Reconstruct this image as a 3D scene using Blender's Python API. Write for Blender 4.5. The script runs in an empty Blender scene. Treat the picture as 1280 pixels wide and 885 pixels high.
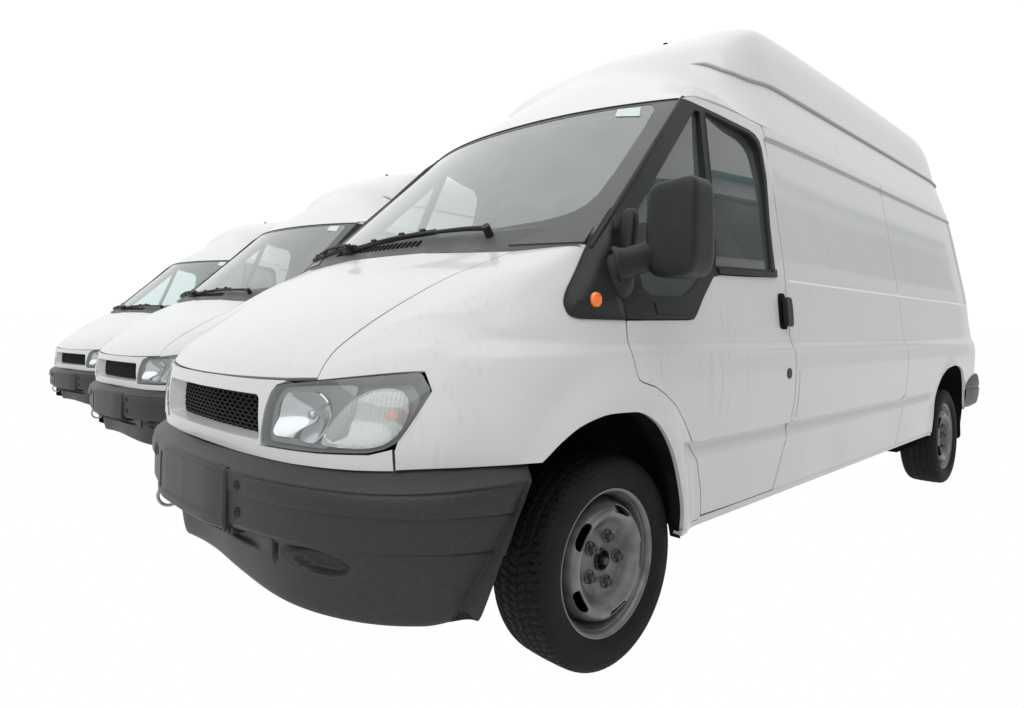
import bpy, bmesh, math, random
import numpy as np
from mathutils import Vector, Matrix
from mathutils.geometry import delaunay_2d_cdt
random.seed(4); np.random.seed(4)
scn = bpy.context.scene
col = scn.collection
# ---------------------------------------------------------------- camera, white surroundings, light, exposure
def camera():
    f, C, yaw, pit, rol, cx, cy = 831.9, Vector((-1.6767, -2.0985, 1.0226)), .8211, .035, .0171, 594., 375.5
    fw = Vector((math.cos(yaw)*math.cos(pit), math.sin(yaw)*math.cos(pit), math.sin(pit)))
    rt = fw.cross(Vector((0,0,1))).normalized(); up = rt.cross(fw)
    r2 = rt*math.cos(rol)+up*math.sin(rol); u2 = up*math.cos(rol)-rt*math.sin(rol)
    cam = bpy.data.cameras.new('camera'); o = bpy.data.objects.new('camera', cam); col.objects.link(o)
    m = Matrix((( r2.x,u2.x,-fw.x,C.x),(r2.y,u2.y,-fw.y,C.y),(r2.z,u2.z,-fw.z,C.z),(0,0,0,1)))
    o.matrix_world = m
    cam.sensor_width = 36; cam.sensor_fit = 'HORIZONTAL'; cam.lens = 36*f/1280
    cam.shift_x = (640-cx)/1280; cam.shift_y = -(442.5-cy)/1280
    cam.clip_start = .05; cam.clip_end = 500
    scn.camera = o
camera()
# bright overcast: white at the horizon (and below it), brighter towards the zenith as an overcast sky is
w = bpy.data.worlds.new('World'); scn.world = w; w.use_nodes = True; nt = w.node_tree; bg = nt.nodes['Background']; bg.inputs[0].default_value = (1,1,1,1)
tcw = nt.nodes.new('ShaderNodeTexCoord'); spw = nt.nodes.new('ShaderNodeSeparateXYZ'); rw = nt.nodes.new('ShaderNodeMapRange')
rw.inputs[1].default_value = 0; rw.inputs[2].default_value = 1; rw.inputs[3].default_value = 1.0; rw.inputs[4].default_value = 1.5; rw.clamp = True
nt.links.new(tcw.outputs['Generated'], spw.inputs[0]); nt.links.new(spw.outputs[2], rw.inputs[0]); nt.links.new(rw.outputs[0], bg.inputs[1])
SUN = 1.1
sl = bpy.data.lights.new('overcast_sun', 'SUN'); sl.energy = SUN; sl.angle = math.radians(70); sl.color = (1,.99,.97)
so = bpy.data.objects.new('overcast_sun', sl); col.objects.link(so)
so.rotation_euler = Vector((.55,.30,-1)).to_track_quat('-Z','Y').to_euler()
so.location = (-2,-2,6)
scn.view_settings.view_transform = 'Standard'; scn.view_settings.look = 'None'
scn.view_settings.exposure = 0; scn.view_settings.gamma = 1; scn.view_settings.use_curve_mapping = False
scn.render.engine = 'CYCLES'; scn.cycles.max_bounces = 10; scn.cycles.transparent_max_bounces = 16
# ---------------------------------------------------------------- surfaces of the van body (van space: x to the rear, y to its right, z up)
def pchip(xs, ys, x):
    xs = np.asarray(xs, float); ys = np.asarray(ys, float); x = np.asarray(x, float)
    h = np.diff(xs); d = np.diff(ys) / h; m = np.zeros_like(ys)
    m[0], m[-1] = d[0], d[-1]
    for i in range(1, len(xs) - 1):
        if d[i-1] * d[i] > 0:
            w1, w2 = 2*h[i] + h[i-1], h[i] + 2*h[i-1]
            m[i] = (w1 + w2) / (w1/d[i-1] + w2/d[i])
    k = np.clip(np.searchsorted(xs, x) - 1, 0, len(h) - 1)
    t = (x - xs[k]) / h[k]
    tc = np.clip(t, 0, 1)
    r = (ys[k]*(1+2*tc)*(1-tc)**2 + h[k]*m[k]*tc*(1-tc)**2 + ys[k+1]*tc*tc*(3-2*tc) + h[k]*m[k+1]*tc*tc*(tc-1))
    r = r + np.where(t < 0, t*h[k]*m[0], 0) + np.where(t > 1, (t-1)*h[k]*m[-1], 0)
    return r
def smooth1(A, n):
    """iterated smoothing of samples with the ends held (odd reflection, so end slopes stay)"""
    A = np.array(A, float)
    for _ in range(n):
        B = np.concatenate([2*A[:1]-A[1:2], A, 2*A[-1:]-A[-2:-1]]); A = .25*B[:-2]+.5*B[1:-1]+.25*B[2:]
    return A
def tab(c, ys, n=400, it=160):
    """smooth look-up f(t) through knots (t 0..1)"""
    t = np.linspace(0, 1, n+1); Y = smooth1(pchip(c, ys, t), it); D = np.gradient(Y)
    def f(x):
        x = np.asarray(x, float); k = np.clip(np.floor(x*n).astype(int), 0, n-1); q = x*n-k
        a, b, m0, m1 = Y[k], Y[k+1], D[k], D[k+1]; qc = np.clip(q, 0, 1)
        r = a*(1+2*qc)*(1-qc)**2+m0*qc*(1-qc)**2+b*qc*qc*(3-2*qc)+m1*qc*qc*(qc-1)
        return r+np.where(q < 0, q*m0, 0)+np.where(q > 1, (q-1)*m1, 0)
    return f
def curve(pts, it=60):
    """smooth curve through 3-D points, parameter 0..1 by chord length; returns f(t)->(...,3)"""
    P = np.asarray(pts, float); c = np.r_[0, np.cumsum(np.linalg.norm(np.diff(P, axis=0), axis=1))]; c /= c[-1]
    F = [tab(c, P[:, i], 400, it) for i in range(P.shape[1])]
    return lambda t: np.stack([f(t) for f in F], -1)
def sstep(a, b, x):
    t = np.clip((np.asarray(x, float) - a) / (b - a), 0, 1); return t*t*(3-2*t)
def blur(A, n, ax):
    for _ in range(n):
        A = np.moveaxis(A, ax, 0); B = A.copy(); B[1:-1] = .25*A[:-2] + .5*A[1:-1] + .25*A[2:]; B[0]=2*B[1]-B[2] if 0 else A[0]; A = np.moveaxis(B, 0, ax)
    return A
ZT = [.30, .45, .66, .87, 1.0, 1.1, 1.25, 1.5, 1.8, 1.95, 2.15]
WT = {
 -.66: [.70, .735,.758,.690,.63, .57, .47, .40, .35, .32, .30],
 -.58: [.77, .80, .815,.762,.70, .635,.53, .45, .38, .35, .33],
 -.50: [.825,.850,.862,.822,.77, .71, .60, .50, .42, .40, .38],
 -.395: [.885,.906,.917,.895,.852,.79, .69, .57, .50, .46, .43],
 -.27: [.915,.932,.942,.937,.908,.86, .775,.64, .55, .50, .47],
 -.10: [.932,.948,.960,.962,.945,.918,.845,.715,.60, .55, .50],
 .10:  [.940,.956,.968,.974,.962,.945,.893,.777,.665,.61, .55],
 .30:  [.943,.959,.971,.977,.968,.955,.921,.832,.720,.665,.60],
 .50:  [.945,.961,.973,.980,.970,.959,.938,.869,.770,.718,.655],
 .70:  [.945,.962,.975,.982,.972,.962,.946,.893,.807,.760,.70],
 1.0:  [.945,.962,.976,.984,.974,.964,.952,.913,.853,.816,.757],
 1.3:  [.945,.962,.976,.985,.975,.965,.954,.919,.871,.840,.786],
 1.8:  [.945,.962,.976,.985,.975,.965,.955,.921,.876,.847,.793],
 4.2:  [.945,.962,.976,.985,.975,.965,.955,.921,.876,.847,.793],
 4.45: [.941,.958,.972,.981,.971,.961,.951,.917,.872,.843,.789],
 4.56: [.928,.945,.959,.968,.958,.948,.938,.904,.859,.830,.776],
 4.62: [.905,.922,.936,.945,.935,.925,.915,.881,.836,.807,.753],
 4.66: [.85, .867,.881,.890,.880,.870,.860,.826,.781,.752,.70],
}
GX = np.arange(-.70, 4.701, .01); GZ = np.arange(.26, 2.301, .01)
_xs = sorted(WT); _a = np.array([pchip(ZT, WT[x], GZ) for x in _xs])
WG = np.array([pchip(_xs, _a[:, j], GX) for j in range(len(GZ))]).T
WG = blur(blur(WG, 12, 0), 10, 1)
ARCH_F = [(-.43,.40),(-.40,.60),(-.385,.66),(-.33,.703),(-.24,.745),(-.14,.768),(-.05,.776),(.04,.766),(.13,.735),(.20,.685),(.265,.61),(.30,.53),(.315,.45),(.318,.36)]
def arch_dist(x, z, cx, cz, rx, rz):
    return np.hypot((x-cx)/rx, (z-cz)/rz) * .5*(rx+rz) - .5*(rx+rz)
def W(x, z, fine=True):
    x = np.asarray(x, float); z = np.asarray(z, float)
    i = np.clip((x-GX[0])/.01, 0, len(GX)-1.001); j = np.clip((z-GZ[0])/.01, 0, len(GZ)-1.001)
    i0 = i.astype(int); j0 = j.astype(int); fi = i-i0; fj = j-j0
    def cr(t): return (-.5*t+t*t-.5*t**3, 1-2.5*t*t+1.5*t**3, .5*t+2*t*t-1.5*t**3, -.5*t*t+.5*t**3)
    ci, cj = cr(fi), cr(fj); w = 0
    for a in range(4):
        ia = np.clip(i0+a-1, 0, len(GX)-1)
        for b in range(4): w = w + ci[a]*cj[b]*WG[ia, np.clip(j0+b-1, 0, len(GZ)-1)]
    if not fine: return w
    w = w + .017*(1-sstep(.925, .988, z))*sstep(-.66,-.55,x)*sstep(.5,.8,z)            # shoulder line
    g = np.where(z > .642, 0, -.016*sstep(.644, .636, z)*(1-sstep(.575, .632, .632+.575-z)))   # groove above the sill
    w = w + np.where(z > .642, 0, g)*sstep(.26,.31,x)*(1-sstep(3.31,3.36,x))
    rec = sstep(1.218, 1.232, z)*(1-sstep(1.840,1.852,z))*sstep(1.165,1.18,x)*(1-sstep(4.44,4.47,x))
    w = w - .007*rec                                                                      # blanked-off window panels
    d = arch_dist(x, z, -.045, .33, .335, .446)                                            # front wheel-arch flare
    w = w + .032*(1-sstep(.012,.145,d))
    d = arch_dist(x, z, 3.80, .33, .43, .46)
    w = w + .012*(1-sstep(.015,.07,d))
    return w
def side(u, v, s=-1):
    u = np.asarray(u, float); v = np.asarray(v, float)
    lean = .125*np.clip((v-.95)/.9, 0, None)**1.3*sstep(2.9, 4.6, u)
    return np.stack([u-lean, s*W(u, v), v], -1)
# front mask: a wrap surface, u = fraction round the nose (0 centre .. 1 fender), v = height
FB = np.array([(0,-.868),(.2,-.862),(.34,-.848),(.46,-.826),(.58,-.785),(.67,-.735),(.745,-.672),(.80,-.605),(.845,-.53)])
FT = np.array([(0,-.875),(.25,-.860),(.42,-.825),(.53,-.783),(.61,-.732),(.68,-.672),(.735,-.615),(.775,-.56),(.81,-.50)])
def _arc(P):
    c = np.r_[0, np.cumsum(np.hypot(*np.diff(P, axis=0).T))]; return c/c[-1]
_cb, _ct = _arc(FB), _arc(FT)
_fb = [tab(_cb, FB[:,0], 400, 250), tab(_cb, FB[:,1], 400, 250)]; _ft = [tab(_ct, FT[:,0], 400, 250), tab(_ct, FT[:,1], 400, 250)]
def front(u, v):
    a = np.abs(u); sg = np.where(np.asarray(u) < 0, -1, 1)
    k = (np.asarray(v, float)-.645)/(.865-.645)
    yb, xb = _fb[0](a), _fb[1](a)
    yt, xt = _ft[0](a), _ft[1](a)
    bul = -.012*4*k*(1-k)
    return np.stack([xb+(xt-xb)*k+bul, sg*(yb+(yt-yb)*k), np.asarray(v,float)+0*a], -1)
# arch patches: a curve of edge points and one of centre points, exponent of the crown
SEAM = curve([(-.780,.530,.868),(-.763,.525,.897),(-.715,.512,.946),(-.655,.510,.988),(-.575,.520,1.041),(-.455,.545,1.113),(-.350,.570,1.169),(-.243,.600,1.215),(-.105,.640,1.273)])
HOODC = curve([(-.872,0,.860),(-.835,0,.912),(-.775,0,.966),(-.70,0,1.015),(-.60,0,1.068),(-.46,0,1.138),(-.35,0,1.190),(-.275,0,1.228),(-.212,0,1.274)])
def arch(E, C, p):
    def S(u, v):
        u = np.asarray(u, float); v = np.asarray(v, float); a = np.abs(u)
        e, c = E(v), C(v); k = (a**p)[..., None]
        q = c + (e-c)*k; q[..., 1] = u*e[..., 1]
        return q
    return S
hood = arch(SEAM, HOODC, 2.2)
PIL = curve([(-.105,.862,1.212),(-.05,.855,1.262),(.14,.826,1.436),(.40,.787,1.674),(.673,.745,1.925)])
WSC = curve([(-.27,0,1.20),(-.217,0,1.250),(-.03,0,1.42),(.22,0,1.655),(.505,0,1.925)])
screen = arch(PIL, WSC, 2.2)

# roof shell: sections from the windscreen top edge to the tail, each from the door-top edge (a=0) to the centre line (a=1)
_YF = np.array([0,.06,.15,.25,.36,.48,.62,.80,1.]); _YB = np.array([0,.037,.080,.101,.127,.170,.30,.65,1.])
_ZB = np.array([0,.18,.39,.545,.712,.848,.932,.985,1.])
#        edge (x,z)        centre (x,z)      boxiness
_RS = [((.673,1.925),(.505,1.925),0.),((.690,1.934),(.60,2.000),.03),((.735,1.942),(.72,2.09),.10),((.81,1.942),(.86,2.19),.15),((.93,1.932),(1.02,2.292),.30),((1.13,1.908),(1.22,2.435),.82),
       ((1.45,1.90),(1.55,2.545),1.),((2.0,1.90),(2.05,2.558),1.),((3.2,1.90),(3.2,2.565),1.),((4.2,1.90),(4.2,2.56),1.),((4.54,1.90),(4.52,2.535),1.),((4.66,1.90),(4.62,2.49),1.),((4.70,1.90),(4.655,2.40),1.)]
_RV = np.array([0,.08,.17,.26,.35,.46,.58,.66,.78,.90,.95,.98,1.])
def _rsec():
    out = []
    for (ex,ez),(cx_,cz_),k in _RS:
        ey = .745 if ex < .68 else float(W(ex, min(ez,1.93)))
        if ex < .735: ey = .745+(float(W(.735,1.93))-.745)*(ex-.673)/.062
        Y = _YF*(1-k)+_YB*k; Zr = 1-(1-Y)**1.65; Z = Zr*(1-k)+_ZB*k
        X = 1-(1-Y)**2.2
        x = ex+(cx_-ex)*X
        if ex > 2.9:
            z_ = ez+(cz_-ez)*Z; x = x-.125*np.clip((z_-.95)/.9,0,None)**1.3*float(sstep(2.9,4.6,ex))
        out.append(np.stack([x, ey*(1-Y), ez+(cz_-ez)*Z],-1))
    return np.array(out)
RN = _rsec(); _RA = np.linspace(0,1,9)
def _fine():
    va = np.linspace(0,1,201); aa = np.linspace(0,1,81)
    A = np.array([[pchip(_RA, RN[i,:,c], aa) for c in range(3)] for i in range(len(RN))])
    B = np.array([[pchip(_RV, A[:,c,j], va) for c in range(3)] for j in range(81)])   # j,c,v
    G = np.transpose(B,(2,0,1)).copy()                                                 # v,j,3
    H = np.concatenate([G, G[:,-2::-1]*np.array([1,-1,1])],1)                          # both halves, smoothed together
    for _ in range(3): H = blur(blur(H,1,0),1,1)
    return H
RG = _fine()
def roof(u, v):
    """u: -1 visible edge .. 0 centre .. 1 far edge; v: 0 windscreen .. 1 tail"""
    i = np.clip(np.asarray(v,float)*200,0,199.999); j = np.clip((np.asarray(u,float)+1)*80,0,159.999)
    i0=i.astype(int); j0=j.astype(int); fi=(i-i0)[...,None]; fj=(j-j0)[...,None]
    q = RG[i0,j0]*(1-fi)*(1-fj)+RG[i0+1,j0]*fi*(1-fj)+RG[i0,j0+1]*(1-fi)*fj+RG[i0+1,j0+1]*fi*fj
    return q*np.array([1,-1,1])
# ---------------------------------------------------------------- materials
def mat(name, color, rough=.5, metal=0, coat=0, spec=.5, noise=None, bump=None):
    m = bpy.data.materials.new(name); m.use_nodes = True; nt = m.node_tree; p = nt.nodes['Principled BSDF']
    p.inputs['Base Color'].default_value = (*color, 1); p.inputs['Roughness'].default_value = rough; p.inputs['Metallic'].default_value = metal
    p.inputs['Coat Weight'].default_value = coat; p.inputs['Coat Roughness'].default_value = .06; p.inputs['Specular IOR Level'].default_value = spec
    tc = nt.nodes.new('ShaderNodeTexCoord')
    if noise:                                       # (scale, other colour, low, high) or with a stretch vector
        sc, c2, lo, hi = noise[:4]
        mp = nt.nodes.new('ShaderNodeMapping'); mp.inputs['Scale'].default_value = noise[4] if len(noise) > 4 else (1,1,1)
        n = nt.nodes.new('ShaderNodeTexNoise'); n.inputs['Scale'].default_value = sc; n.inputs['Detail'].default_value = 6
        r = nt.nodes.new('ShaderNodeMapRange'); r.inputs['From Min'].default_value = lo; r.inputs['From Max'].default_value = hi
        mx = nt.nodes.new('ShaderNodeMix'); mx.data_type = 'RGBA'; mx.inputs[6].default_value = (*color,1); mx.inputs[7].default_value = (*c2,1)
        nt.links.new(tc.outputs['Object'], mp.inputs[0]); nt.links.new(mp.outputs[0], n.inputs['Vector']); nt.links.new(n.outputs['Fac'], r.inputs['Value'])
        nt.links.new(r.outputs[0], mx.inputs[0]); nt.links.new(mx.outputs[2], p.inputs['Base Color'])
    if bump:                                        # (scale, strength)
        n = nt.nodes.new('ShaderNodeTexNoise'); n.inputs['Scale'].default_value = bump[0]; n.inputs['Detail'].default_value = 3
        b = nt.nodes.new('ShaderNodeBump'); b.inputs['Strength'].default_value = bump[1]; b.inputs['Distance'].default_value = .002
        nt.links.new(tc.outputs['Object'], n.inputs['Vector']); nt.links.new(n.outputs['Fac'], b.inputs['Height']); nt.links.new(b.outputs[0], p.inputs['Normal'])
    return m
def paint_mat():
    """white paint, a little dirty: vertical rain streaks and a thin film of road dirt near the sill"""
    m = mat('white_paint', (.478,.482,.484), .36, 0, .40, .35); nt = m.node_tree; p = nt.nodes['Principled BSDF']; N = nt.nodes.new; L = nt.links.new
    tc = N('ShaderNodeTexCoord')
    mp = N('ShaderNodeMapping'); mp.inputs['Scale'].default_value = (60,60,1.3); L(tc.outputs['Object'], mp.inputs[0])
    n1 = N('ShaderNodeTexNoise'); n1.inputs['Scale'].default_value = 1; n1.inputs['Detail'].default_value = 4; L(mp.outputs[0], n1.inputs['Vector'])
    n2 = N('ShaderNodeTexNoise'); n2.inputs['Scale'].default_value = 2.3; n2.inputs['Detail'].default_value = 7; L(tc.outputs['Object'], n2.inputs['Vector'])
    n3 = N('ShaderNodeTexNoise'); n3.inputs['Scale'].default_value = 26; n3.inputs['Detail'].default_value = 8; L(tc.outputs['Object'], n3.inputs['Vector'])
    def rng(src, a, b, c, d):
        r = N('ShaderNodeMapRange'); r.inputs[1].default_value = a; r.inputs[2].default_value = b; r.inputs[3].default_value = c; r.inputs[4].default_value = d; L(src, r.inputs[0]); return r.outputs[0]
    def mul(a, b):
        k = N('ShaderNodeMath'); k.operation = 'MULTIPLY'; L(a, k.inputs[0]); L(b, k.inputs[1]); return k.outputs[0]
    def add(a, b):
        k = N('ShaderNodeMath'); k.operation = 'ADD'; L(a, k.inputs[0]); L(b, k.inputs[1]); return k.outputs[0]
    st = mul(rng(n1.outputs['Fac'], .56, .74, 0, 1), rng(n2.outputs['Fac'], .44, .64, 0, .5))
    sp = N('ShaderNodeSeparateXYZ'); L(tc.outputs['Object'], sp.inputs[0])
    low = mul(rng(sp.outputs[2], .80, .33, 0, .55), rng(n2.outputs['Fac'], .30, .66, .25, 1))
    grime = add(add(st, low), rng(n3.outputs['Fac'], .62, .85, 0, .10))
    mx = N('ShaderNodeMix'); mx.data_type = 'RGBA'; mx.clamp_factor = True; mx.inputs[6].default_value = (.478,.482,.484,1); mx.inputs[7].default_value = (.35,.35,.335,1)
    L(grime, mx.inputs[0]); L(mx.outputs[2], p.inputs['Base Color'])
    return m
def glass_mat(name, tint, veil, veilcol=(.5,.52,.52), f0=.07, vary=.12):
    m = bpy.data.materials.new(name); m.use_nodes = True; nt = m.node_tree; N = nt.nodes.new; L = nt.links.new
    nt.nodes.remove(nt.nodes['Principled BSDF']); out = nt.nodes['Material Output']
    t = N('ShaderNodeBsdfTransparent'); t.inputs[0].default_value = (*tint,1)
    g = N('ShaderNodeBsdfGlossy'); g.inputs['Roughness'].default_value = .01; g.inputs[0].default_value = (.95,.97,.97,1)
    d = N('ShaderNodeBsdfDiffuse'); d.inputs[0].default_value = (*veilcol,1)  # diffuse veil: thin dirt film plus reflected brightness painted in
    lw = N('ShaderNodeLayerWeight'); lw.inputs[0].default_value = .5                      # both faces of a thin pane reflect alike: Schlick
    pw = N('ShaderNodeMath'); pw.operation = 'POWER'; pw.inputs[1].default_value = 5; L(lw.outputs['Facing'], pw.inputs[0])
    fr = N('ShaderNodeMath'); fr.operation = 'MULTIPLY_ADD'; fr.inputs[1].default_value = 1-f0; fr.inputs[2].default_value = f0; L(pw.outputs[0], fr.inputs[0])
    tc = N('ShaderNodeTexCoord'); n = N('ShaderNodeTexNoise'); n.inputs['Scale'].default_value = 5; n.inputs['Detail'].default_value = 8; L(tc.outputs['Object'], n.inputs['Vector'])
    r = N('ShaderNodeMapRange'); r.inputs[1].default_value = .3; r.inputs[2].default_value = .75; r.inputs[3].default_value = veil*(1-vary); r.inputs[4].default_value = veil*(1+vary); L(n.outputs['Fac'], r.inputs[0])
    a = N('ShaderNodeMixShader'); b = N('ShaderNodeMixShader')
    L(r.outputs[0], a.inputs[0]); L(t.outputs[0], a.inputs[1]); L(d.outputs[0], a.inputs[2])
    L(fr.outputs[0], b.inputs[0]); L(a.outputs[0], b.inputs[1]); L(g.outputs[0], b.inputs[2]); L(b.outputs[0], out.inputs[0])
    return m
M = dict(
 paint = paint_mat(),
 bumper = mat('grey_bumper_plastic', (.0185,.0195,.0202), .42, spec=.30, noise=(60,(.025,.026,.0265),.45,.75,(1,1,1.5)), bump=(900,.25)),
 trim = mat('dark_grey_trim', (.0135,.0145,.0155), .45, spec=.22, noise=(9,(.019,.021,.022),.5,.8), bump=(900,.15)),
 frit = mat('dark_grey_screen_border', (.055,.058,.059), .35, spec=.4, noise=(4,(.08,.08,.08),.5,.8)),
 cowl = mat('cowl_plastic', (.060,.064,.066), .55, spec=.35, noise=(14,(.10,.10,.10),.5,.8)),
 black = mat('black_void', (.006,.006,.006), .9, spec=.1),
 liner = mat('wheel_arch_liner', (.008,.008,.008), 1, spec=0, noise=(11,(.016,.0155,.015),.5,.8)),
 rubber = mat('rubber_seal', (.010,.010,.011), .6, spec=.3),
 tyre = mat('tyre_rubber', (.0085,.0085,.0087), .7, spec=.12, noise=(9,(.014,.0135,.013),.45,.8)),
 steel = mat('painted_steel_wheel', (.165,.165,.165), .36, .4, noise=(13,(.095,.091,.086),.46,.72)),
 nut = mat('wheel_nut_steel', (.07,.066,.062), .6, .3, noise=(60,(.03,.025,.02),.5,.7)),
 grease = mat('greasy_hub', (.012,.011,.010), .4, .2),
 chrome = mat('headlamp_reflector', (.46,.475,.48), .10, 1),
 bezel = mat('headlamp_housing', (.13,.142,.147), .3, .3),
 clear = glass_mat('headlamp_lens', (.95,.97,.97), .04, (.7,.72,.72)),
 ribbed = None,
 amber = mat('amber_plastic', (.75,.16,.015), .25, coat=.5),
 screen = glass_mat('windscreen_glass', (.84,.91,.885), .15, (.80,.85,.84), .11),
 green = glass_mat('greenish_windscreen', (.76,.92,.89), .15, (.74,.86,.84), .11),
 window = glass_mat('side_window_glass', (.74,.78,.785), .10, (.50,.52,.53)),
 mirror = mat('mirror_glass', (.8,.8,.8), .02, 1),
 headliner = mat('headliner', (.50,.51,.50), .95, spec=.1, bump=(400,.3)),
 cabin = mat('cabin_plastic', (.060,.062,.064), .7, spec=.3, bump=(500,.3)),
 seat = mat('seat_fabric', (.055,.060,.068), .95, spec=.1, bump=(300,.6)),
 bulk = mat('bulkhead', (.16,.165,.165), .6),
 under = mat('underbody_sealant', (.006,.006,.006), 1, spec=0),
 sticker = mat('windscreen_sticker', (.46,.54,.50), .6),
 red = mat('tail_light', (.45,.015,.012), .2, coat=.5),
 ring = mat('tow_ring_steel', (.30,.30,.29), .4, .6, noise=(40,(.16,.13,.10),.5,.75)),
 wall = mat('pale_cladding', (.70,.70,.69), .8, noise=(1.5,(.62,.62,.60),.4,.7)),
 teal = mat('teal_fascia', (.02,.22,.25), .5),
 pane = mat('dark_window_pane', (.03,.034,.036), .2),
 gutter = mat('gutter_sealant', (.33,.33,.325), .5),
)
M['ribbed'] = glass_mat('indicator_lens', (.95,.96,.96), .33, (.62,.63,.62))
# ---------------------------------------------------------------- mesh helpers
def shaded_wheel():  # shade of the dish and creases painted in by radius, mottled as brake grime
    m = M['steel']; nt = m.node_tree; p = nt.nodes['Principled BSDF']; N = nt.nodes.new; L = nt.links.new
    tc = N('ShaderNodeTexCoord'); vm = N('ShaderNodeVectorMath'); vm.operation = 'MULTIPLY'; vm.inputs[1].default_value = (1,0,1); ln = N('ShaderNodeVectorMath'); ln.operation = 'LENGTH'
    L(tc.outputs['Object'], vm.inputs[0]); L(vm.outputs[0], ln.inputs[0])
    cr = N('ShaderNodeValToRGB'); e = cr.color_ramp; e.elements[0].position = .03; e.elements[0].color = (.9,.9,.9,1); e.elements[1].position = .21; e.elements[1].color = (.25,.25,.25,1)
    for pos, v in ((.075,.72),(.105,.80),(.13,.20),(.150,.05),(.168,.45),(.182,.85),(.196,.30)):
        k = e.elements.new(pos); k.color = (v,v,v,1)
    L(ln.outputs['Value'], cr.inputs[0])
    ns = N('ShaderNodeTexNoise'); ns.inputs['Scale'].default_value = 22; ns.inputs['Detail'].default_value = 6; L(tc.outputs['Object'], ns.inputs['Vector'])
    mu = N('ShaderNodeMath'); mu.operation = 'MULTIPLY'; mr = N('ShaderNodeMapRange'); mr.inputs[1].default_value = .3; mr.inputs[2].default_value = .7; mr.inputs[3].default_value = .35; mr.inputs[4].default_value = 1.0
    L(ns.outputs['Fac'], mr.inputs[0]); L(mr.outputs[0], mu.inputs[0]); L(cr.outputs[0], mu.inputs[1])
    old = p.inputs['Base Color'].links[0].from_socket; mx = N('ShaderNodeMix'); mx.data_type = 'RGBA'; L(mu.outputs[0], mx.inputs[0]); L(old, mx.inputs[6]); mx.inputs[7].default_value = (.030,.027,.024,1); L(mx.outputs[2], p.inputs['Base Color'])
shaded_wheel()
class Mesh:
    def __init__(s): s.v = []; s.f = []; s.n = []; s.sm = []; s.c = 0
    def add(s, V, F, N=None, smooth=True):
        V = np.asarray(V, float).reshape(-1, 3)
        s.v.append(V); s.n.append(np.zeros_like(V) if N is None else np.asarray(N, float).reshape(-1, 3))
        s.f += [tuple(int(i)+s.c for i in f) for f in F]; s.sm += [smooth]*len(F); s.c += len(V)
        return s
    def join(s, o):
        if o.c: s.add(np.concatenate(o.v), [], np.concatenate(o.n)); s.f += [tuple(i+s.c-o.c for i in f) for f in o.f]; s.sm += o.sm
        return s
    def mirrored(s):
        r = Mesh(); k = np.array([1,-1,1]); r.v = [v*k for v in s.v]; r.n = [n*k for n in s.n]; r.f = [f[::-1] for f in s.f]; r.sm = list(s.sm); r.c = s.c
        return r
    def data(s, name, material, angle=None):
        me = bpy.data.meshes.new(name); V = np.concatenate(s.v); N = np.concatenate(s.n)
        me.from_pydata(V.tolist(), [], s.f); me.materials.append(material)
        me.polygons.foreach_set('use_smooth', s.sm)
        if angle is not None: me.set_sharp_from_angle(angle=math.radians(angle))
        elif np.abs(N).max() > 0:
            li = np.empty(len(me.loops), int); me.loops.foreach_get('vertex_index', li)
            me.normals_split_custom_set(N[li].tolist())
        me.update()
        return me
def obj(name, mesh, material, parent=None, angle=None, loc=None):
    o = bpy.data.objects.new(name, mesh if isinstance(mesh, bpy.types.Mesh) else mesh.data(name, material, angle)); col.objects.link(o)
    o.parent = parent
    if loc is not None: o.location = loc
    return o
def dens(poly, h):
    P = np.asarray(poly, float); out = []
    for a, b in zip(P, np.roll(P, -1, 0)):
        n = max(1, int(math.ceil(np.hypot(*(b-a))/h)))
        out += [a+(b-a)*i/n for i in range(n)]
    return np.array(out)
def rounded(poly, r, n=5):
    """polygon with its corners rounded; r a number or one per corner"""
    P = np.asarray(poly, float); out = []; r = np.broadcast_to(r, len(P))
    for i in range(len(P)):
        p, a, b = P[i], P[i-1], P[(i+1) % len(P)]; da, db = a-p, b-p; la, lb = np.hypot(*da), np.hypot(*db)
        k = min(r[i], .48*la, .48*lb)
        if k < 1e-5: out.append(p); continue
        A, B = p+da/la*k, p+db/lb*k
        for t in np.linspace(0, 1, n+1): out.append((1-t)**2*A+2*t*(1-t)*p+t*t*B)
    return np.array(out)
def inside(pts, poly):
    x, y = pts[:,0], pts[:,1]; r = np.zeros(len(pts), bool); P = np.asarray(poly)
    for (x1,y1),(x2,y2) in zip(P, np.roll(P,-1,0)):
        if y1 == y2: continue
        c = ((y1 > y) != (y2 > y)); r ^= c & (x < (x2-x1)*(y-y1)/(y2-y1)+x1)
    return r
def bdist(pts, poly):
    P = np.asarray(poly); d = np.full(len(pts), 9e9)
    for a, b in zip(P, np.roll(P,-1,0)):
        ab = b-a; t = np.clip(((pts-a)@ab)/max(ab@ab,1e-12),0,1); d = np.minimum(d, np.hypot(*(pts-a-t[:,None]*ab).T))
    return d
def inset(poly, d):
    P = np.asarray(poly, float); A = .5*np.sum(P[:,0]*np.roll(P[:,1],-1)-np.roll(P[:,0],-1)*P[:,1]); s = 1 if A > 0 else -1
    e = np.roll(P,-1,0)-P; e /= np.linalg.norm(e,axis=1,keepdims=True)+1e-12; n = np.stack([-e[:,1],e[:,0]],1)*s; m = n+np.roll(n,1,0)
    l = np.linalg.norm(m,axis=1,keepdims=True); m = m/np.maximum(l,1e-9)/np.maximum(l/2,.5)
    return P+m*d
def normals(S, uv, h=2e-3):
    u, v = uv[:,0], uv[:,1]
    n = np.cross(S(u+h, v)-S(u-h, v), S(u, v+h)-S(u, v-h)); return n/np.maximum(np.linalg.norm(n,axis=1,keepdims=True),1e-12)
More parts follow.
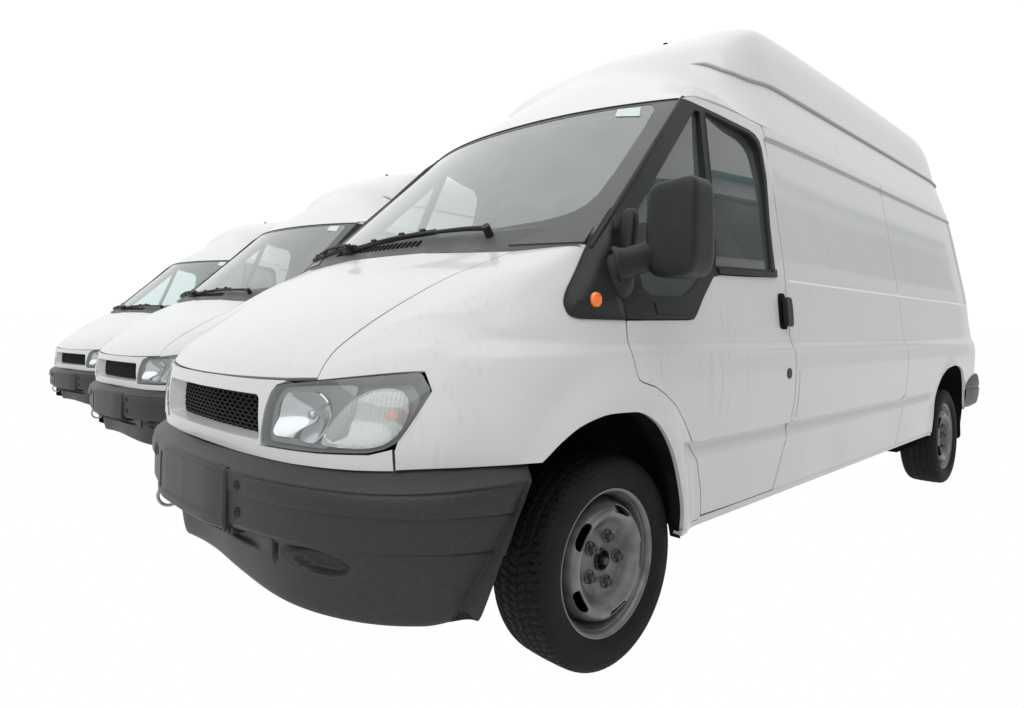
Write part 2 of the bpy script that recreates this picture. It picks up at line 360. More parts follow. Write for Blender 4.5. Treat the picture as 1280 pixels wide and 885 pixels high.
def patch(S, poly, us, vs, holes=(), thick=.012, out=None, h=.02, hole_thick=None, rim=True, nh=2e-3):
    """mesh of the surface S over a polygon (with holes) of its parameter plane, plus a turned-in edge"""
    P = dens(poly, h); H = [dens(q, h) for q in holes]
    g = np.array(np.meshgrid(us, vs)).reshape(2,-1).T
    lim = .3*min(np.median(np.diff(np.sort(us))), np.median(np.diff(np.sort(vs))))
    g = g[inside(g, P)]; g = g[bdist(g, P) > lim]
    for q in H:
        g = g[~inside(g, q)]; g = g[bdist(g, q) > lim]
    pts = [P]+H+[g]; V = np.concatenate(pts); E = []; k = 0
    for q in [P]+H: E += [(k+i, k+(i+1) % len(q)) for i in range(len(q))]; k += len(q)
    r = delaunay_2d_cdt([Vector(p) for p in V.tolist()], E, [], 0, 1e-7)
    UV = np.array([tuple(p) for p in r[0]]); F = np.array(r[2]); c = UV[F].mean(1)
    ok = inside(c, P)
    for q in H: ok &= ~inside(c, q)
    F = F[ok]
    X = S(UV[:,0], UV[:,1]); N = normals(S, UV, nh)
    fn = np.cross(X[F[:,1]]-X[F[:,0]], X[F[:,2]]-X[F[:,0]])
    if out is None: ctr = X.mean(0); sgn = 1
    else: sgn = 1 if (N.mean(0)@np.asarray(out)) > 0 else -1
    N = N*sgn
    fl = np.sum(fn*N[F[:,0]],1) < 0; F[fl] = F[fl][:, ::-1]
    m = Mesh(); m.add(X, F, N)
    if rim:
        for q, th in [(P, thick)]+[(q, thick if hole_thick is None else hole_thick) for q in H]:
            if not th: continue
            a = S(q[:,0], q[:,1]); n = normals(S, q, nh)*sgn; b = a-n*th; L = len(q)
            m.add(np.concatenate([a,b]), [(i, (i+1)%L, L+(i+1)%L, L+i) for i in range(L)], None, True)
    return m
def grid(S, us, vs, out=None, N=True, nh=2e-3):
    U, V = np.meshgrid(us, vs); uv = np.stack([U.ravel(), V.ravel()],1); X = S(uv[:,0], uv[:,1]); a, b = len(us), len(vs)
    F = [(j*a+i, j*a+i+1, (j+1)*a+i+1, (j+1)*a+i) for j in range(b-1) for i in range(a-1)]
    nn = normals(S, uv, nh) if N else None
    if out is not None:
        t = normals(S, uv, nh).mean(0)@np.asarray(out)
        if t < 0:
            F = [f[::-1] for f in F]; nn = -nn if N else None
    return Mesh().add(X, F, nn)
def off(S, d, h=2e-3, sgn=1):
    """the surface S pushed along its normal by d (a number or a function of u, v)"""
    def T(u, v):
        u = np.atleast_1d(np.asarray(u,float)); v = np.atleast_1d(np.asarray(v,float)); u, v = np.broadcast_arrays(u, v); sh = u.shape
        n = normals(S, np.stack([u.ravel(), v.ravel()],1), h).reshape(*sh,3)*sgn
        dd = d(u, v) if callable(d) else d
        return S(u, v)+n*(np.asarray(dd)[...,None] if callable(d) else dd)
    return T
def lathe(prof, n=96, axis='y'):
    P = np.asarray(prof, float); t = np.linspace(0, 2*np.pi, n, endpoint=False); k = len(P)
    X = np.stack([P[None,:,0]*np.cos(t)[:,None], np.broadcast_to(P[None,:,1],(n,k)), P[None,:,0]*np.sin(t)[:,None]],-1).reshape(-1,3)
    F = [(i*k+j, i*k+j+1, ((i+1)%n)*k+j+1, ((i+1)%n)*k+j) for i in range(n) for j in range(k-1)]
    return Mesh().add(X, F)
def tube(path, r, n=10, cap=True):
    P = np.asarray(path, float); T = np.gradient(P, axis=0); T /= np.linalg.norm(T,axis=1,keepdims=True); r = np.broadcast_to(r, len(P))
    ref = np.array([0,0,1.]) if abs(T[0,2]) < .9 else np.array([1.,0,0]); V = []
    for p, t, q in zip(P, T, r):
        a = np.cross(t, ref); a /= np.linalg.norm(a); b = np.cross(a, t); th = np.linspace(0,2*np.pi,n,endpoint=False)
        V.append(p+q*(np.cos(th)[:,None]*a+np.sin(th)[:,None]*b))
    k = len(P); F = [(i*n+j, i*n+(j+1)%n, (i+1)*n+(j+1)%n, (i+1)*n+j) for i in range(k-1) for j in range(n)]
    if cap: F += [tuple(range(n))[::-1], tuple((k-1)*n+j for j in range(n))]
    return Mesh().add(np.concatenate(V), F)
def box(c, s, bev=.01, seg=3, rot=None):
    bm = bmesh.new(); bmesh.ops.create_cube(bm, size=1)
    for v in bm.verts: v.co = Vector((v.co.x*s[0], v.co.y*s[1], v.co.z*s[2]))
    if bev: bmesh.ops.bevel(bm, geom=list(bm.edges), offset=bev, segments=seg, profile=.5, affect='EDGES')
    R = rot if rot is not None else Matrix.Identity(3)
    V = [tuple(R @ v.co + Vector(c)) for v in bm.verts]; bm.verts.index_update(); F = [[v.index for v in f.verts] for f in bm.faces]; bm.free()
    return Mesh().add(V, F)
def blob(c, s, p=4, n=24, taper=None):
    """rounded box: a cube sphere under a p-norm"""
    V = []; F = []
    for ax in range(3):
        for sg in (-1,1):
            k = len(V); t = np.linspace(-1,1,n)
            for a in t:
                for b in t:
                    q = np.zeros(3); q[ax] = sg; q[(ax+1)%3] = a; q[(ax+2)%3] = b
                    q = q/(np.sum(np.abs(q)**p)**(1/p)); V.append(q)
            for i in range(n-1):
                for j in range(n-1):
                    f = (k+i*n+j, k+(i+1)*n+j, k+(i+1)*n+j+1, k+i*n+j+1); F.append(f if sg > 0 else f[::-1])
    V = np.array(V)
    key = {}; idx = []; U = []
    for q in V:
        k = tuple(np.round(q,5));
        if k not in key: key[k] = len(U); U.append(q)
        idx.append(key[k])
    U = np.array(U); F = [tuple(idx[i] for i in f) for f in F]
    if taper: U = taper(U)
    return Mesh().add(U*np.asarray(s)+np.asarray(c), F)
def extrude(poly, axis_pt, d):
    """closed prism of a planar 3-D polygon along d"""
    P = np.asarray(poly, float); n = len(P); V = np.concatenate([P, P+np.asarray(d)])
    return Mesh().add(V, [tuple(range(n))[::-1], tuple(range(n,2*n))]+[(i,(i+1)%n,n+(i+1)%n,n+i) for i in range(n)], None, False)
# ---------------------------------------------------------------- the van
van = bpy.data.objects.new('cargo_van', None); col.objects.link(van); van.empty_display_size = .3
LO = (0,-1,0)                                                        # outward on the visible side
def both(name, mesh, material, parent=None, angle=None):
    """the part and its twin on the other side"""
    p = parent if parent is not None else (van, van)
    a = obj(name, mesh, material, p[0], angle); b = obj(name, mesh.mirrored(), material, p[1], angle)
    return a, b
us_body = np.r_[np.arange(-.7,1.2,.03), np.arange(1.2,4.4,.08), np.arange(4.4,4.68,.02)]
vs_body = np.r_[np.arange(.34,.56,.03), [.565,.58,.595,.61,.622,.630,.634,.637,.640,.643,.646,.652,.67], np.arange(.69,.92,.025), np.arange(.93,1.0,.01), np.arange(1.02,1.2,.03), [1.21,1.216,1.221,1.226,1.231,1.237,1.25], np.arange(1.28,1.83,.04), [1.835,1.84,1.844,1.848,1.852,1.857,1.87,1.90,1.93]]
GAP = .0022
# --- wings (front fenders)
hl = [(.465,.854),(.572,.866),(.70,.879),(.866,.896),(.906,.849),(.897,.818),(.881,.784),(.860,.752),(.833,.723),(.795,.702),(.746,.690),(.593,.684),(.379,.682),(.384,.712),(.393,.745),(.403,.785),(.420,.826),(.438,.846)]
def fx(u, v): q = front(np.array(u), np.array(v)); return (float(q[0]), float(q[2]))
RIDGE = [(-.594,.897),(-.50,.965),(-.40,1.030),(-.30,1.095),(-.20,1.160),(-.10,1.228),(-.054,1.262)]
arch_f = [(-.359,.664),(-.303,.715),(-.231,.757),(-.132,.778),(-.030,.776),(.065,.744),(.150,.676),(.222,.580),(.262,.495),(.283,.42),(.285,.372)]
ac = curve(arch_f); arch_fs = [tuple(p) for p in ac(np.linspace(0,1,40))]
door_front = [(.010,1.041),(.002,.947),(.003,.880),(.008,.866),(.022,.859),(.085,.843),(.143,.818),(.222,.772),(.291,.711),(.352,.645),(.399,.572),(.432,.49),(.449,.418),(.451,.384)]
wing_poly = RIDGE + [(-.02,1.25),(.010,1.20)] + door_front + [(.45,.372)] + arch_fs[::-1] + [(-.42,.661),(-.50,.659),(-.58,.657)] + [fx(.8080,.652), fx(.8080,.700), fx(.819,.723), fx(.845,.752), fx(.866,.784), fx(.883,.818), fx(.894,.849)]
_rc = curve([(x, -float(W(x,z)), z) for x, z in RIDGE])
wp_ = np.vstack([_rc(np.linspace(0,1,50))[:, [0,2]]+np.array([0,.0015]), inset(wing_poly, GAP)[len(RIDGE):]])
wing = patch(side, wp_, np.arange(-.7,.5,.018), np.r_[np.arange(.36,.93,.02),np.arange(.93,1.0,.008),np.arange(1.01,1.3,.02)], thick=.016, out=LO, h=.012)
def wing_top(u, v):
    """u 0..1 from the headlamp to the scuttle, v 0..1 from the side up to the bonnet seam"""
    u = np.asarray(u,float); v = np.asarray(v,float)
    B = _rc(u); B = side(B[...,0], B[...,2]); A = SEAM(u)*np.array([1,-1,1]); h = 4e-3
    T = side(B[...,0], B[...,2]+h)-side(B[...,0], B[...,2]-h); T = T/np.linalg.norm(T,axis=-1,keepdims=True)
    D = hood(-np.ones_like(u)+0*u, u)-hood(-.97+0*u, u); D = D/np.linalg.norm(D,axis=-1,keepdims=True)
    L = np.linalg.norm(A-B,axis=-1,keepdims=True); k = (.40*sstep(-.02,.22,u)-.28*sstep(.25,1,u)+.02)[...,None]
    P1 = B+T*L*k; P2 = A+D*L*(.30*sstep(-.02,.2,u)-.1*sstep(.3,1,u)+.05)[...,None]; w = v[...,None]
    return B*(1-w)**3+3*P1*w*(1-w)**2+3*P2*w*w*(1-w)+A*w**3
vt_ = np.r_[0,np.linspace(.02,.97,26),.988]
wt = grid(wing_top, np.linspace(0,1,60), vt_, out=(0,-.5,.8), nh=1e-3)
ns_ = normals(side, _rc(np.linspace(0,1,60))[:, [0,2]], 4e-3); ns_ *= np.where(ns_[:,1:2] > 0,-1,1); kk_ = sstep(0,.45,np.repeat(vt_,60))[:,None]
nn_ = np.tile(ns_,(len(vt_),1))*(1-kk_)+wt.n[0]*kk_; wt.n[0] = nn_/np.linalg.norm(nn_,axis=1,keepdims=True)
edge = wing_top(np.linspace(0,1,60), np.full(60,.988)); n_ = len(edge)
wt.add(np.concatenate([edge, edge+np.array([0,.004,-.016])]), [(i,i+1,n_+i+1,n_+i) for i in range(n_-1)])
e0 = wing_top(np.zeros(20), np.linspace(0,.988,20)); wt.add(np.concatenate([e0, e0+np.array([.012,0,-.004])]), [(i,i+1,20+i+1,20+i) for i in range(19)])
wing.join(wt)
both('wing', wing, M['paint'])
# --- bonnet
bon = patch(hood, inset([(-1,.004),(-.8,.0),(-.4,-.002),(0,-.003),(.4,-.002),(.8,0),(1,.004),(1,.995),(-1,.995)], .004), np.linspace(-1,1,61), np.linspace(0,1,46), thick=.02, out=(0,0,1), h=.03, nh=2e-3)
obj('bonnet', bon, M['paint'], van)
obj('bonnet_inner', grid(lambda u,v: hood(u,v)-np.array([0,0,.028]), np.linspace(-1.05,1.05,20), np.linspace(.04,1.0,14), out=(0,0,1)), M['black'], van)
# --- front panel with grille opening
hl_in = [(.465,.854),(.438,.846),(.420,.826),(.403,.785),(.393,.745),(.384,.712),(.379,.682),(.593,.684),(.746,.690),(.795,.702),(.812,.706)]
right_ = [(.812,.651)] + [(.7,.648),(.5,.646),(.25,.647),(0,.649)]
top_ = [(0,.8565),(.2,.857),(.35,.8585),(.465,.861),(.53,.8635)]
P_ = [(-u,v) for u,v in right_[::-1]][0:0]
half = [(0,.649),(.25,.647),(.5,.646),(.7,.648),(.810,.651),(.810,.703),(.795,.699),(.746,.687),(.593,.681),(.374,.679),(.379,.712),(.388,.745),(.398,.785),(.415,.828),(.433,.849),(.463,.857),(.53,.8635),(.465,.861),(.35,.8585),(.2,.857)]
half = [p for p in half if p not in [(.53,.8635)]]
mask_poly = half + [(0,.8565)] + [(-u,v) for u,v in half[:0:-1]]
go = rounded([(-.372,.694),(.372,.694),(.366,.818),(-.366,.818)], .022, 6)
mask = patch(front, mask_poly, np.linspace(-.82,.82,100), np.linspace(.645,.865,28), holes=[go], thick=.03, hole_thick=0, out=(-1,0,0), h=.012)
gi = rounded([(-.336,.7015),(.336,.7015),(.333,.806),(-.333,.806)], .012, 6)
a3 = dens(go, .012); b3 = np.array([gi[np.argmin(np.hypot(*((gi-p*np.array([.905,1])+np.array([0,(p[1]-.756)*.12])).T)))] for p in a3])
def loop3(poly, d): return front(poly[:,0], poly[:,1])+np.array([d,0,0])
def resamp(poly, n):
    P = np.vstack([poly, poly[:1]]); c = np.r_[0,np.cumsum(np.hypot(*np.diff(P,axis=0).T))]; t = np.linspace(0,c[-1],n,endpoint=False); return np.stack([np.interp(t,c,P[:,0]),np.interp(t,c,P[:,1])],1)
n_ = 160; A_, B_ = resamp(go, n_), resamp(gi, n_)
rings = [loop3(A_,0), loop3(A_*.93+B_*.07,.004), loop3(A_*.8+B_*.2,.014), loop3(A_*.4+B_*.6,.034), loop3(B_,.052)]
mask.add(np.concatenate(rings), [(k*n_+i, k*n_+(i+1)%n_, (k+1)*n_+(i+1)%n_, (k+1)*n_+i) for k in range(4) for i in range(n_)])
fp = obj('front_panel', mask, M['paint'], van)
def honeycomb():
    m = Mesh(); px, pz = .0315, .0118; S = lambda u, v: front(u, v)
    L = .70                                                      # metres per unit of u near the middle
    for r in range(10):
        for c in range(-11, 12):
            cx, cz = (c+(.5 if r % 2 else 0))*px/.885, .7035+r*pz
            if abs(cx) > .345: continue
            hx = np.array([0,.5,.5,0,-.5,-.5])*px/.885; hz = np.array([.667,.333,-.333,-.667,-.333,.333])*pz
            o = np.stack([cx+hx, cz+hz],1); i = np.stack([cx+hx*.76, cz+hz*.70],1)
            o[:,1] = np.clip(o[:,1], .6995, .809); i[:,1] = np.clip(i[:,1], .7005, .808)
            V = np.concatenate([loop3(o,.050), loop3(i,.048), loop3(i,.066)])
            m.add(V, [(k,(k+1)%6,6+(k+1)%6,6+k) for k in range(6)]+[(6+k,6+(k+1)%6,12+(k+1)%6,12+k) for k in range(6)], None, False)
    return m
gm = obj('grille', honeycomb(), M['trim'], van)
obj('grille_backing', grid(lambda u,v: front(u,v)+np.array([.085,0,0]), np.linspace(-.40,.40,20), np.linspace(.68,.83,4), out=(-1,0,0)), M['black'], gm)
# --- headlamps
def fr(u, v): return front(-np.asarray(u,float), v)               # visible side
hlp = np.array(hl); hs = rounded(inset(hlp, .0025), .01, 3)
lens = patch(off(fr, .003, sgn=1), hs, np.linspace(.37,.91,40), np.linspace(.68,.9,16), thick=.006, out=(-1,-.3,0), h=.01)
back_r = resamp(hs, 120); rr_ = []
for k, (d, sc) in enumerate([(0,1),(.02,.985),(.055,.93),(.07,.86)]):
    c_ = back_r.mean(0); q = c_+(back_r-c_)*sc; rr_.append(off(fr,-d,sgn=1)(q[:,0],q[:,1]) if d else fr(q[:,0],q[:,1]))
tst = off(fr,.01)(np.array([.6]),np.array([.78]))[0]; OUTSG = 1 if tst[0] < fr(np.array(.6),np.array(.78))[0] else -1
def fro(d): return off(fr, d, sgn=OUTSG)
lens = patch(fro(.004), hs, np.linspace(.37,.91,40), np.linspace(.68,.9,16), thick=.006, out=(-1,-.3,0), h=.01)
rr_ = []
for d, sc in [(0,1),(-.02,.985),(-.055,.94),(-.072,.90)]:
    c_ = back_r.mean(0); q = c_+(back_r-c_)*sc; rr_.append(fro(d)(q[:,0],q[:,1]))
hous = Mesh().add(np.concatenate(rr_), [(k*120+i, k*120+(i+1)%120, (k+1)*120+(i+1)%120, (k+1)*120+i) for k in range(3) for i in range(120)])
c_ = back_r.mean(0); hous.join(patch(fro(-.0721), c_+(back_r-c_)*.90, np.linspace(.37,.91,20), np.linspace(.68,.9,10), out=(-1,-.3,0), rim=False))
housing = both('headlamp', hous, M['bezel'])
main_o = rounded([(.432,.716),(.585,.703),(.622,.752),(.628,.806),(.585,.838),(.47,.836),(.437,.80)], .03, 5)
mc = np.array([.525,.775])
def bowl(u, v):
    r = np.hypot((u-mc[0])/.10, (v-mc[1])/.068); return -.066+.052*np.clip(r,0,1.15)**2
refl = patch(fro(bowl), main_o, np.linspace(.42,.64,40), np.linspace(.69,.85,30), out=(-1,-.3,0), thick=.004, h=.006)
both('reflector', refl, M['chrome'], housing)
both('bulb', lathe([(.0001,0),(.011,.001),(.012,.012),(.009,.022),(.0001,.026)],20).add(np.zeros((0,3)),[]), M['chrome'], housing)
for o in housing:
    b = [c for c in o.children if c.name.startswith('bulb')][0]
    p = fro(-.058)(np.array([.525]),np.array([.775]))[0]; b.location = p*np.array([1,1 if o is housing[0] else -1,1]); b.rotation_euler = (0,0,math.radians(90) if 0 else math.radians(-60 if o is housing[0] else -120))
bez_o = rounded([(.400,.693),(.62,.692),(.68,.77),(.70,.862),(.60,.858),(.45,.846),(.42,.80)], .02, 4)
bez = patch(fro(-.016), bez_o, np.linspace(.39,.71,20), np.linspace(.69,.87,12), holes=[main_o], out=(-1,-.3,0), thick=.05, hole_thick=.03, h=.008)
both('bezel', bez, M['bezel'], housing)
ind_o = np.array([(.640,.700),(.600,.704),(.612,.735),(.640,.775),(.680,.820),(.725,.846),(.775,.857),(.815,.853),(.842,.832),(.850,.80),(.838,.765),(.805,.727),(.760,.706),(.70,.699)])
ind_o = curve(np.vstack([ind_o, ind_o[:1]]))(np.linspace(0,1,70,endpoint=False))
def ribs(u, v):
    e = np.clip(bdist(np.stack([np.ravel(u),np.ravel(v)],1), ind_o)/.02,0,1).reshape(np.shape(u))
    return -.020+.016*np.sqrt(e)*1+.0016*np.abs(np.sin(u*np.pi/.0125))
ind = patch(fro(ribs), ind_o, np.arange(.60,.86,.0021), np.linspace(.695,.86,22), out=(-1,-.3,0), thick=.012, h=.006, nh=5e-4)
il = both('indicator_lens', ind, M['ribbed'], housing)
def bowl2(u, v): 
    r = np.hypot((u-.73)/.13, (v-.78)/.085); return -.062+.04*np.clip(r,0,1.1)**2
both('indicator_reflector', patch(fro(bowl2), ind_o, np.linspace(.6,.86,20), np.linspace(.69,.86,14), out=(-1,-.3,0), thick=0, rim=False, h=.01), M['chrome'], housing)
pa = fro(-.028)(np.array([.80]),np.array([.79]))[0]
both('indicator_bulb', blob(pa, (.016,.018,.014), 2.4, 10), M['amber'], housing)
both('headlamp_lens', lens, M['clear'], housing)
# --- front bumper: rows of curves swept round the nose, then fine relief
PBp = np.array([(0,-.930),(.15,-.926),(.28,-.906),(.42,-.880),(.52,-.852),(.62,-.813),(.70,-.772),(.78,-.715),(.84,-.655),(.885,-.588),(.920,-.51),(.942,-.44),(.955,-.385),(.958,-.33)])
TPp = np.array([(0,-.858),(.20,-.860),(.34,-.846),(.46,-.824),(.58,-.784),(.67,-.735),(.745,-.674),(.80,-.606),(.848,-.53),(.880,-.47),(.905,-.41),(.918,-.36),(.922,-.32)])
TPp = TPp+np.where(TPp[:,:1] > .5, np.array([[-.008,.006]]), np.array([[0,.004]]))*1.0; TPp[0,0] = 0
cP, cT = _arc(PBp), _arc(TPp)
fP = [tab(cP, PBp[:,i], 400, 250) for i in (0,1)]; fT = [tab(cT, TPp[:,i], 400, 250) for i in (0,1)]; bprof = None
BZ = np.array([.676,.660,.648,.640,.616,.607,.604,.601,.597,.592,.572,.553,.547,.544,.50,.464,.452,.40,.35,.315,.290,.278,.284])
BD = np.array([1.0,.99,.95,.80,.22,.03,.01,.06,.02,-.03,-.09,-.07,-.01,.10,.115,.13,.24,.26,.285,.32,.38,.55,1.4])   # 1 = at the white panel, 0 = ridge line
BF = np.array([1.0,.99,.95,.80,.22,.03,.01,.015,.02,.025,.04,.06,.08,.10,.115,.13,.24,.26,.285,.32,.38,.55,1.4])      # the same without the rubbing strip
def bump_s(u, v):
    """u -1..1 round the nose, v 0..1 down the profile"""
    u = np.asarray(u,float); v = np.asarray(v,float); a = np.abs(u); sg = np.where(u < 0,-1,1)
    y0, x0 = fP[0](a), fP[1](a); y1, x1 = fT[0](a), fT[1](a)
    t = np.linspace(0,1,len(BZ)); z = pchip(t, BZ, v); st = sstep(.352,.362,y0)*(1-sstep(.935,.945,y0)); d = pchip(t, BD, v)*st+pchip(t, BF, v)*(1-st)
    z = z + .022*sstep(.55,1,a)*sstep(.53,.62,z) - .018*(1-sstep(.1,.5,a))*sstep(.56,.50,z)*0
    z = z + (.036*(1-sstep(.05,.82,y0))+.036*sstep(.84,.962,y0)+.002)*sstep(.45,.32,z)       # the lower lip rises towards the middle
    z = np.where((sg > 0) & (z < .445), z+(.445-z)*sstep(.17,.25,y0), z)                       # the far half of the lower spoiler is gone
    k = np.where(d < 1, d, 1+(d-1)*.6)
    x = x0+(x1-x0)*k; y = y0+(y1-y0)*k
    x = np.minimum(x, -.388-.17*(.665-z)/.33*1.0)                         # slanted rear edge ahead of the wheel
    # relief
    ay = y
    pl = (1-sstep(.274,.280,ay))
    rx = np.zeros_like(x)
    rx += .050*pl*sstep(.632,.618,z)*0
    low = sstep(.449,.441,z)
    rx += .058*(1-sstep(.0,.62,ay))*low + .014*(1-sstep(.30,.44,ay))*low*(1-sstep(.412,.398,z))     # lower intake and the lip below it, set back
    e = np.hypot((ay-.585)/.105, (z-.418-(ay-.585)*-.10)/.030); rx += .030*(1-sstep(.55,1.05,e))   # fog-lamp recess
    e = np.hypot((ay-.455)/.012, (z-.420)/.032); rx += .035*(1-sstep(.7,1.1,e))
    for hz in (.570,.497):
        e = np.hypot(ay-.317, (z-hz))/.0135; rx += .018*(1-sstep(.8,1.0,e))
    return np.stack([x+rx, sg*y, z], -1), st
def bumper_surf(u, v): return bump_s(u, v)[0]
ub = np.linspace(-1,1,561); vb = np.linspace(0,1,150)
bmesh_ = grid(bumper_surf, ub, vb, out=(-1,0,0), nh=1.2e-3)
fb = obj('front_bumper', bmesh_, M['bumper'], van)
# number-plate panel: slightly proud, with its pressed rim
def plate_s(u, v):
    y = np.asarray(u,float); z = np.asarray(v,float)
    x0 = pchip(PBp[:,0], PBp[:,1], np.abs(y))
    d = -.005
    e = np.minimum(np.minimum(.272-np.abs(y), z-.442), .612-z); d = d+.005*(1-sstep(0,.006,e))
    rim = np.minimum(np.minimum(.225-np.abs(y), z-.470), .588-z); d = d+.004*sstep(-.003,.003,rim)
    return np.stack([x0+d+.10*np.clip(z-.60,0,1)+.06*np.clip(.47-z,0,1), y, z], -1)
pp = grid(plate_s, np.unique(np.r_[np.linspace(-.272,.272,90),np.linspace(-.232,-.218,14),np.linspace(.218,.232,14)]), np.unique(np.r_[np.linspace(.442,.612,46),np.linspace(.462,.478,14),np.linspace(.58,.596,14)]), out=(-1,0,0), nh=8e-4)
yy = np.linspace(-.272,.272,40); topedge = plate_s(yy, np.full(40,.612)); tb = topedge+np.array([.055,0,.012])
pp.add(np.concatenate([topedge,tb]), [(i,i+1,40+i+1,40+i) for i in range(39)])
pp.add(np.concatenate([plate_s(yy,np.full(40,.442)), plate_s(yy,np.full(40,.442))+np.array([.06,0,0])]), [(i,i+1,40+i+1,40+i) for i in range(39)])
for s_ in (-1,1):
    zz = np.linspace(.442,.612,20); e_ = plate_s(np.full(20,.272*s_), zz); pp.add(np.concatenate([e_, e_+np.array([.03,0,0])]), [(i,i+1,20+i+1,20+i) for i in range(19)])
obj('number_plate_panel', pp, M['bumper'], fb)
for s_ in (-1,1):
    for hz in (.570,.497):
        x_ = float(pchip(PBp[:,0],PBp[:,1],.317)); m_ = lathe([(.0001,0),(.0115,0),(.0125,.002)],20); m_.v[0] = m_.v[0][:,[1,0,2]]+np.array([x_+.019,s_*.317,hz]); obj('bolt_hole', m_, M['black'], fb)  # black disc stands in for the shade inside each hole
teeth = Mesh()
for i in range(26):
    y = -.26+i*.0205; x = float(pchip(PBp[:,0],PBp[:,1],abs(y)))
    teeth.join(box((x+.052,y,.432),(.05,.011,.022),.003,2))
obj('lower_grille', teeth, M['bumper'], fb, 40)
th = np.linspace(0,2*np.pi,28); rg = np.stack([-.868+0*th, .235+.030*np.cos(th)*1.0, .420+.030*np.sin(th)],-1)
def torus(c, R, r, ax, n=32, m=10):
    t = np.linspace(0,2*np.pi,n,endpoint=False); p = np.linspace(0,2*np.pi,m,endpoint=False); a, b = [np.array(q,float) for q in ax]; c_ = np.cross(a,b); V = []
    for q in t:
        e = np.cos(q)*a+np.sin(q)*b
        for s in p: V.append(np.array(c)+e*(R+r*np.cos(s))+c_*r*np.sin(s))
    return Mesh().add(V, [(i*m+j,((i+1)%n)*m+j,((i+1)%n)*m+(j+1)%m,i*m+(j+1)%m) for i in range(n) for j in range(m)])
obj('tow_ring', torus((-.866,.292,.420),.036,.0055,((.95,-.32,0),(0,0,1))), M['ring'], van)
# --- doors
door_poly = door_front[::-1][0:0] + [(.013,1.041)] + [(x+.001,z) for x,z in door_front[1:]] + [(.70,.381),(1.021,.381),(1.045,.43),(1.070,.49),(1.105,.565),(1.128,.64),(1.138,.72),(1.141,.90),(1.142,1.06),(1.143,1.26),(1.150,1.45),(1.160,1.60),(1.176,1.75),(1.180,1.83),(1.176,1.875),(1.160,1.902),(1.02,1.917),(.877,1.928),(.77,1.937),(.731,1.939),(.69,1.932),(.655,1.919)]
frame_top = [(.655,1.912),(.70,1.908),(.755,1.899),(.84,1.885),(.925,1.870),(1.04,1.857),(1.085,1.845),(1.112,1.82),(1.119,1.785),(1.110,1.653),(1.066,1.448),(1.052,1.345),(1.050,1.262),(1.046,1.232),(.80,1.220),(.600,1.214),(.548,1.205),(.515,1.175),(.46,1.125),(.405,1.068),(.385,1.052),(.350,1.048),(.10,1.043)]
door_poly = door_poly + frame_top
DP = inset(door_poly, GAP)
dr = patch(side, DP, np.arange(0,1.2,.025), vs_body, thick=.016, out=LO, h=.014)
doors = both('door', dr, M['paint'])
fr_outer = [(.655,1.912),(.60,1.872),(.308,1.595),(.112,1.409),(-.03,1.28),(.004,1.18),(.012,1.043)] + frame_top[::-1][:-1]
main_g = rounded([(.760,1.879),(.925,1.850),(1.045,1.836),(1.096,1.79),(1.089,1.653),(1.044,1.448),(1.012,1.252),(.562,1.240),(.592,1.335),(.678,1.595)], [.004,.02,.05,.04,.05,.05,.008,.005,.02,.02], 5)
quar_g = rounded([(.728,1.872),(.700,1.872),(.209,1.403),(.160,1.310),(.120,1.20),(.118,1.140),(.150,1.119),(.356,1.127),(.45,1.185),(.520,1.228),(.560,1.332),(.650,1.60)], [.004,.01,.06,.06,.06,.03,.02,.02,.02,.01,.02,.02], 5)
frame = patch(off(side, .004, sgn=1), inset(fr_outer, .001), np.arange(-.1,1.2,.03), np.arange(1.0,1.95,.03), holes=[main_g, quar_g], thick=.012, hole_thick=.032, out=LO, h=.014)
t_ = off(side,.01)(np.array([.5]),np.array([1.5]))[0]; SOUT = 1 if t_[1] < side(np.array(.5),np.array(1.5))[1] else -1
def sdo(d): return off(side, d, sgn=SOUT)
frame = patch(sdo(.004), inset(fr_outer, .001), np.arange(-.1,1.2,.03), np.arange(1.0,1.95,.03), holes=[main_g, quar_g], thick=.012, hole_thick=.032, out=LO, h=.014)
both('window_frame', frame, M['trim'], doors)
def flat_glass(poly, d):
    """window glass: one even, gently curved sheet fitted to the body side around the opening"""
    q = np.array(poly); A = lambda x, z: np.stack([np.ones_like(x), x, z, z*z], -1)
    c = np.linalg.lstsq(A(q[:,0],q[:,1]), W(q[:,0],q[:,1],False), rcond=None)[0]
    return lambda u, v: np.stack([np.asarray(u,float), -(A(np.asarray(u,float), np.asarray(v,float))@c)-d, np.asarray(v,float)], -1)
both('door_glass', patch(flat_glass(main_g,-.017), main_g, np.arange(.5,1.2,.05), np.arange(1.2,1.9,.05), thick=0, rim=False, out=LO, h=.02), M['window'], doors)
both('quarter_glass', patch(flat_glass(quar_g,-.015), quar_g, np.arange(.1,.8,.05), np.arange(1.1,1.9,.05), thick=0, rim=False, out=LO, h=.02), M['window'], doors)
def ring_seal(poly, S, r):
    P = dens(poly, .012); X = S(P[:,0], P[:,1]); n = len(X); X = np.vstack([X, X[:1]]); return tube(X, r, 6, False)
both('window_seal', ring_seal(main_g, sdo(.001), .006), M['rubber'], doors)
both('waist_rail', patch(sdo(.010), rounded([(.585,1.216),(1.050,1.230),(1.052,1.262),(1.020,1.262),(1.016,1.248),(.575,1.238)],.004,3), np.arange(.55,1.08,.03), np.arange(1.2,1.27,.01), thick=.012, out=LO, h=.01), M['trim'], doors)
both('trim_insert', patch(sdo(.0065), rounded([(.165,1.062),(.352,1.064),(.372,1.098),(.160,1.098)],.006,3), np.arange(.15,.38,.03), np.arange(1.05,1.11,.02), thick=.006, out=LO, h=.01), M['trim'], doors)
hr = rounded([(1.052,1.022),(1.128,1.020),(1.130,1.168),(1.058,1.168)], .02, 5)
